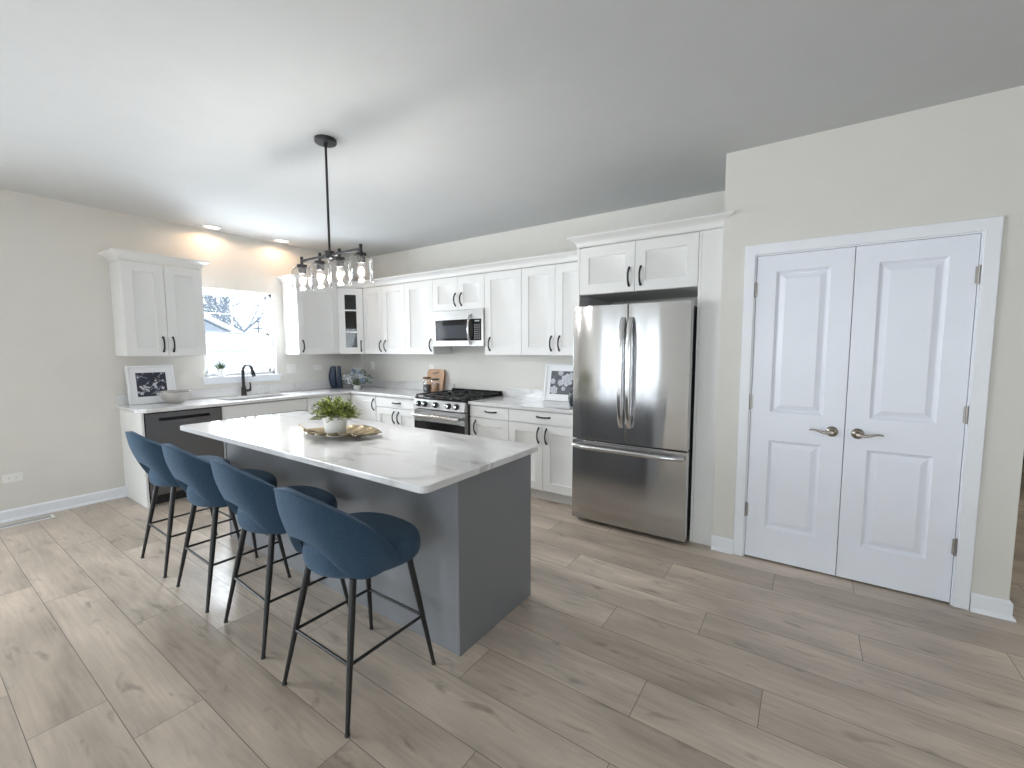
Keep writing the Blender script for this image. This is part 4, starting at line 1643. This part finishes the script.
b.build('midrib', GOLD, tr_, smooth=60)

# potted plant on the tray
pp = thing('potted_plant', 'bushy green plant in a white pot on the gold leaf tray', 'plant', (3.205, -2.522, 0.9290), 0)
b = MB()
b.lathe([(0.052, 0.0), (0.056, 0.004), (0.073, 0.128), (0.0745, 0.134), (0.071, 0.1345), (0.067, 0.118), (0.05, 0.110)], n=36)
b.build('pot', CERAM, pp, smooth=50)
b = MB()
b.lathe([(0.066, 0.112), (0.05, 0.118), (0.01, 0.120)], n=24)
b.build('soil', SOIL, pp)
rnd = random.Random(11)
stm, fol = MB(), MB()
for i in range(120):
    a = rnd.uniform(0, 2 * math.pi)
    sp = rnd.random() ** 0.6
    el = R(88 - 74 * sp)
    ln = rnd.uniform(0.075, 0.112)
    p = Vector((0.04 * sp * math.cos(a), 0.04 * sp * math.sin(a), 0.118))
    pts = [p]
    d_ = Vector((math.cos(a) * math.cos(el), math.sin(a) * math.cos(el), math.sin(el)))
    for s_ in range(5):
        p = p + d_ * ln / 5
        d_ = (d_ + Vector((0, 0, -0.16 * sp)) + Vector((rnd.uniform(-.12, .12), rnd.uniform(-.12, .12), 0))).normalized()
        pts.append(p)
    stm.tube(pts, 0.0011, 4, cap=False)
    for s_ in range(1, 6):
        for e in range(5 if s_ > 2 else 3):
            aa = rnd.uniform(0, 2 * math.pi)
            dd = (Vector((math.cos(aa), math.sin(aa), rnd.uniform(-0.2, 0.8))) + d_ * 0.7).normalized()
            leaf(fol, pts[s_] + Vector((rnd.uniform(-.006, .006), rnd.uniform(-.006, .006), rnd.uniform(-.006, .006))), dd, rnd.uniform(0.018, 0.032), rnd.uniform(0.006, 0.011), mi=0 if rnd.random() < 0.62 else 1)
stm.build('stems', STEMG, pp, smooth=0, merge=False)
fol.build('foliage', [LEAF1, LEAF2], pp, smooth=0, merge=False)

# small plant on the window sill
sp_ = thing('potted_plant', 'small green plant in a white pot on the window sill', 'plant', (-0.015, -1.868, WZ0 + 0.0005), 0)
b = MB()
b.lathe([(0.034, 0.0), (0.036, 0.003), (0.045, 0.080), (0.046, 0.086), (0.042, 0.086), (0.040, 0.074), (0.02, 0.070)], n=28)
b.build('pot', CERAM, sp_, smooth=50)
fol = MB()
for i in range(90):
    a = rnd.uniform(0, 2 * math.pi)
    r_ = rnd.random() ** 0.7
    d_ = Vector((math.cos(a) * r_ * 0.8, math.sin(a) * r_ * 0.8, 1)).normalized()
    leaf(fol, Vector((0.026 * r_ * math.cos(a), 0.026 * r_ * math.sin(a), 0.072)), d_, rnd.uniform(0.06, 0.125), rnd.uniform(0.008, 0.014), mi=0 if rnd.random() < 0.5 else 1, droop=0.3 * r_)
fol.build('foliage', [LEAF2, LEAFB], sp_, smooth=0, merge=False)


# blue vases: flat half discs standing side by side in the corner
def half_vase(name, label, loc, rz, prof_l, prof_r, dep, hgt_):
    q = MB()
    N = 22
    ring = 20
    for i in range(N + 1):
        v = i / N
        xl, xr = prof_l(v), prof_r(v)
        c_, w_ = (xl + xr) / 2, max(0.004, (xr - xl) / 2)
        for k in range(ring):
            a = 2 * math.pi * k / ring
            e = 3.0
            ca, sa = math.cos(a), math.sin(a)
            r = 1 / (abs(ca) ** e + abs(sa) ** e) ** (1 / e)
            q.v.append((c_ + w_ * r * ca, dep * (0.55 + 0.45 * math.sin(math.pi * v)) * r * sa, hgt_ * v))
    for i in range(N):
        for k in range(ring):
            k2 = (k + 1) % ring
            q.face((i * ring + k, i * ring + k2, (i + 1) * ring + k2, (i + 1) * ring + k))
    q.face([k for k in range(ring)][::-1])
    q.face([N * ring + k for k in range(ring)])
    o = q.build(name, BLUEC, loc=loc, rot=(0, 0, rz), smooth=50)
    m_ = MB()
    m_.lathe([(0.012, hgt_ - 0.002), (0.014, hgt_ + 0.008), (0.010, hgt_ + 0.008), (0.009, hgt_ - 0.002)], ((prof_l(1) + prof_r(1)) / 2, 0, 0), 16, cap0=False, cap1=False)
    m_.build('mouth', BLUEC, o)
    return tag(o, label, 'vase', 'navy blue vases in the corner')


half_vase('vase', 'carved navy blue vase bulging to its left side, in the counter corner', (0.118, -0.530, 0.9145), R(40),
          lambda v: -0.026 - 0.042 * math.sin(math.pi * (0.10 + 0.80 * v)) ** 1.1, lambda v: 0.040 - 0.012 * v, 0.035, 0.305)
half_vase('vase', 'slender navy blue vase with a straight back, right of the carved one', (0.162, -0.474, 0.9145), R(40),
          lambda v: -0.030 + 0.006 * v, lambda v: 0.040 - 0.022 * v, 0.028, 0.305)

# hydrangea arrangement
fa_ = thing('flower_arrangement', 'white and dusty blue flowers in a small white vase in the corner', 'flowers', (0.485, -0.425, 0.9145), 0)
b = MB()
b.lathe([(0.038, 0.0), (0.042, 0.004), (0.050, 0.030), (0.046, 0.046), (0.042, 0.054), (0.038, 0.054), (0.041, 0.044), (0.02, 0.036)], n=28)
b.build('vase', CERAM, fa_, smooth=50)
rnd = random.Random(21)
wh, bl, lf, st_ = MB(), MB(), MB(), MB()
heads = []
for i in range(32):
    a = rnd.uniform(0, 2 * math.pi)
    r_ = 0.185 * rnd.random() ** 0.55
    z = 0.045 + 0.225 * (1 - (r_ / 0.21) ** 2) * rnd.uniform(0.35, 1.0) + 0.015
    heads.append(Vector((r_ * math.cos(a), r_ * math.sin(a), z)))
for i, c in enumerate(heads):
    tgt = wh if i % 5 < 4 else bl
    st_.tube([(0.01 * rnd.uniform(-1, 1), 0.01 * rnd.uniform(-1, 1), 0.04), c * 0.55 + Vector((0, 0, 0.03)), c], 0.0018, 5, cap=False)
    for j in range(26):
        v = Vector((rnd.gauss(0, 1), rnd.gauss(0, 1), rnd.gauss(0.25, 1))).normalized()
        p = c + v * 0.030
        for k in range(4):
            t1 = v.orthogonal().normalized()
            t1.rotate(Matrix.Rotation(k * math.pi / 2 + j, 3, v))
            leaf(tgt, p, t1 + v * 0.3, 0.013, 0.012, up_=v)
for i in range(190):
    a = rnd.uniform(0, 2 * math.pi)
    r_ = rnd.uniform(0.05, 0.20)
    z = 0.10 + rnd.uniform(-0.05, 0.18) * (1.1 - r_ * 3)
    d_ = Vector((math.cos(a), math.sin(a), rnd.uniform(-0.4, 0.7)))
    leaf(lf, Vector((r_ * math.cos(a), r_ * math.sin(a), z)), d_, rnd.uniform(0.03, 0.06), rnd.uniform(0.014, 0.026), mi=0 if rnd.random() < 0.7 else 1)
wh.build('white_blooms', PETAL, fa_, smooth=0, merge=False)
bl.build('blue_blooms', PETALB, fa_, smooth=0, merge=False)
lf.build('leaves', [LEAFB, LEAF2], fa_, smooth=0, merge=False)
st_.build('stems', STEMG, fa_, smooth=0, merge=False)

# cutting board leaning on the wall, two jars
cb = slab_obj('cutting_board', rounded(-0.150, 0.150, 0.0, 0.285, 0.045), [rounded(-0.045, 0.045, 0.225, 0.245, 0.0099, 4)], -0.009, 0.009, WOODB, None, 0.003)
cb.location = (1.600, -0.078, 0.917)
cb.rotation_euler = (R(90 - 11), 0, 0)
tag(cb, 'oak cutting board with rounded corners leaning behind the jars', 'board')


def jar(label, x, y, r, h, fill, fh, lidm, lh):
    t = thing('storage_jar', label, 'jar', (x, y, 0.9145), 0, 'glass jars beside the range')
    q = MB()
    q.lathe([(r * 0.93, 0.0), (r, 0.008), (r, h - 0.02), (r * 0.9, h), (r * 0.87, h), (r * 0.96, h - 0.022), (r * 0.96, 0.010), (r * 0.5, 0.006)], n=28)
    q.build('glass_body', CLEAR, t, smooth=50)
    q = MB()
    q.lathe([(r * 0.92, 0.011), (r * 0.94, 0.02), (r * 0.94, fh - 0.01), (r * 0.7, fh), (0.01, fh + 0.004)], n=24)
    q.build('contents', fill, t, smooth=50)
    q = MB()
    q.lathe([(r * 0.98, h + 0.0005), (r * 1.0, h + 0.004), (r * 1.0, h + lh - 0.004), (r * 0.96, h + lh)], n=28)
    q.build('lid', lidm, t, smooth=40)
    return t


jar('taller glass jar of dark beans with a wooden lid, left of the other jar', 1.668, -0.268, 0.048, 0.178, COFFEE, 0.105, WOODD, 0.022)
jar('glass jar of brown nuts with a dark lid, between the bean jar and the range', 1.758, -0.215, 0.056, 0.165, NUTS, 0.120, DKGREY, 0.014)

# dark vase beside the refrigerator
b = MB()
b.lathe([(0.034, 0.0), (0.040, 0.01), (0.054, 0.07), (0.050, 0.12), (0.030, 0.16), (0.026, 0.185), (0.033, 0.20), (0.029, 0.20), (0.022, 0.182), (0.01, 0.17)], n=28)
dv_ = b.build('vase', NAVYG, loc=(3.765, -0.40, 0.9145), smooth=60)
tag(dv_, 'dark navy vase half hidden by the refrigerator, in front of the rose print', 'vase')

# ------------------------------------------------------------------ snowy view outside the sink window
b = MB()
NG = 40
for i in range(NG + 1):
    for j in range(NG + 1):
        x = -0.4 - 70 * (i / NG) ** 1.6
        y = -14 + 64 * j / NG
        z = -0.35 + 0.03 * math.sin(x * 1.3 + y * 0.7) + (0.0 if x > -16 else 0.03 * (-16 - x))
        b.v.append((x, y, z))
for i in range(NG):
    for j in range(NG):
        a_ = i * (NG + 1) + j
        b.face((a_, a_ + 1, a_ + NG + 2, a_ + NG + 1))
sg = b.build('snow_ground', SNOW, smooth=60)
sg['kind'] = 'structure'

fe = thing('garden_fence', 'frosted board fence beyond the sink window', 'fence', (-12, 3.5, -0.35), R(90))
b = MB()
for k in range(11):
    b.box(-5.5, 5.5, -0.02, 0.0, 0.08 + k * 0.205, 0.08 + k * 0.205 + 0.19)
b.build('boards', FENCEM, fe)
for k in range(6):
    boxobj('post', (-5.5 + k * 2.2 - 0.05, -5.5 + k * 2.2 + 0.05, 0.0, 0.10, 0, 2.34), FENCEM, fe)
b = MB()
b.box(-5.5, 5.5, -0.08, 0.09, 2.335, 2.42)
b.build('snow_cap', SNOW, fe, bevel=0.03)

sh = thing('garden_shed', 'snow-covered shed gable behind the fence', 'shed', (-15.5, 3.6, -0.3), R(90))
b = MB()
n = 0
b.v += [(-1.3, 0, 0), (1.3, 0, 0), (1.3, 0, 2.35), (0, 0, 3.0), (-1.3, 0, 2.35), (-1.3, 2, 0), (1.3, 2, 0), (1.3, 2, 2.35), (0, 2, 3.0), (-1.3, 2, 2.35)]
for q in ((0, 1, 2, 3, 4), (9, 8, 7, 6, 5), (0, 4, 9, 5), (1, 6, 7, 2), (4, 3, 8, 9), (3, 2, 7, 8), (0, 5, 6, 1)):
    b.face(q)
b.build('walls', HOUSEW, sh)
b = MB()
for s in (-1, 1):
    Mr = Matrix.Translation((s * 0.72, 0.9, 2.75)) @ Matrix.Rotation(s * math.atan2(0.65, 1.3), 4, 'Y')
    b.box(-0.86, 0.86, -1.15, 1.15, -0.03, 0.14, 0, M=Mr)
b.build('snow_roof', SNOW, sh, bevel=0.03)


def bare_tree(label, loc, hgt_, seed):
    rnd_ = random.Random(seed)
    q = MB()

    def grow(p, d_, ln, r, lvl):
        pts = [p]
        dd = d_.copy()
        for s in range(3):
            p = p + dd * ln / 3
            dd = (dd + Vector((rnd_.uniform(-.16, .16), rnd_.uniform(-.16, .16), rnd_.uniform(-.04, .10)))).normalized()
            pts.append(p)
        q.tube(pts, [r, r * 0.9, r * 0.8, r * 0.66], 6 if lvl < 2 else 4, cap=False)
        if lvl >= 4:
            return
        nb = 3 if lvl < 2 else 4
        for k_ in range(nb):
            a = rnd_.uniform(0, 2 * math.pi)
            sp2 = rnd_.uniform(0.35, 0.85)
            o1 = dd.orthogonal().normalized()
            o1.rotate(Matrix.Rotation(a, 3, dd))
            grow(pts[-1 - (k_ % 2)] if lvl else pts[-1 - (k_ % 2)], (dd + o1 * sp2).normalized(), ln * rnd_.uniform(0.60, 0.80), r * 0.60, lvl + 1)
    grow(Vector((0, 0, 0)), Vector((0, 0, 1)), hgt_ * 0.30, hgt_ * 0.016, 0)
    o = q.build('bare_tree', BARK, loc=loc, smooth=0, merge=False)
    return tag(o, label, 'tree', 'trees beyond the sink window')


bare_tree('frosted bare tree behind the fence, in the middle panes of the window', (-19.5, 6.1, -0.3), 7.5, 2)
bare_tree('frosted bare tree rising behind the shed roof at the left of the window', (-24, 6.0, -0.2), 8.5, 5)
bare_tree('pale bare tree spreading towards the right panes of the window', (-29, 11.5, -0.1), 8.5, 9)
bare_tree('distant bare tree between the shed and the firs', (-34, 10.5, 0.0), 10.0, 14)


def fir(label, loc, hgt_, seed):
    rnd_ = random.Random(seed)
    t = thing('fir_tree', label, 'tree', loc, 0, 'trees beyond the sink window')
    q = MB()
    q.tube([(0, 0, 0), (0, 0, hgt_ * 0.9)], [hgt_ * 0.025, hgt_ * 0.006], 8)
    q.build('trunk', BARK, t)
    q = MB()
    for l_ in range(10):
        z = hgt_ * (0.10 + 0.088 * l_)
        rr = hgt_ * 0.28 * (1 - l_ / 10.5)
        for k_ in range(16):
            a = 2 * math.pi * (k_ + 0.5 * (l_ % 2)) / 16 + rnd_.uniform(-.1, .1)
            leaf(q, Vector((0, 0, z + hgt_ * 0.06)), Vector((math.cos(a), math.sin(a), -0.28)), rr * rnd_.uniform(0.8, 1.15), rr * 0.40, fold=-0.2)
    q.build('needles', FIR, t, smooth=0, merge=False)
    return t


fir('dark fir left of its two companions behind the fence', (-18.0, 7.0, -0.2), 3.6, 1)
fir('dark fir standing between its two companions behind the fence', (-21.5, 9.4, -0.2), 4.6, 2)
fir('small dark fir at the right end of the group behind the fence', (-19.0, 9.0, -0.2), 3.5, 3)
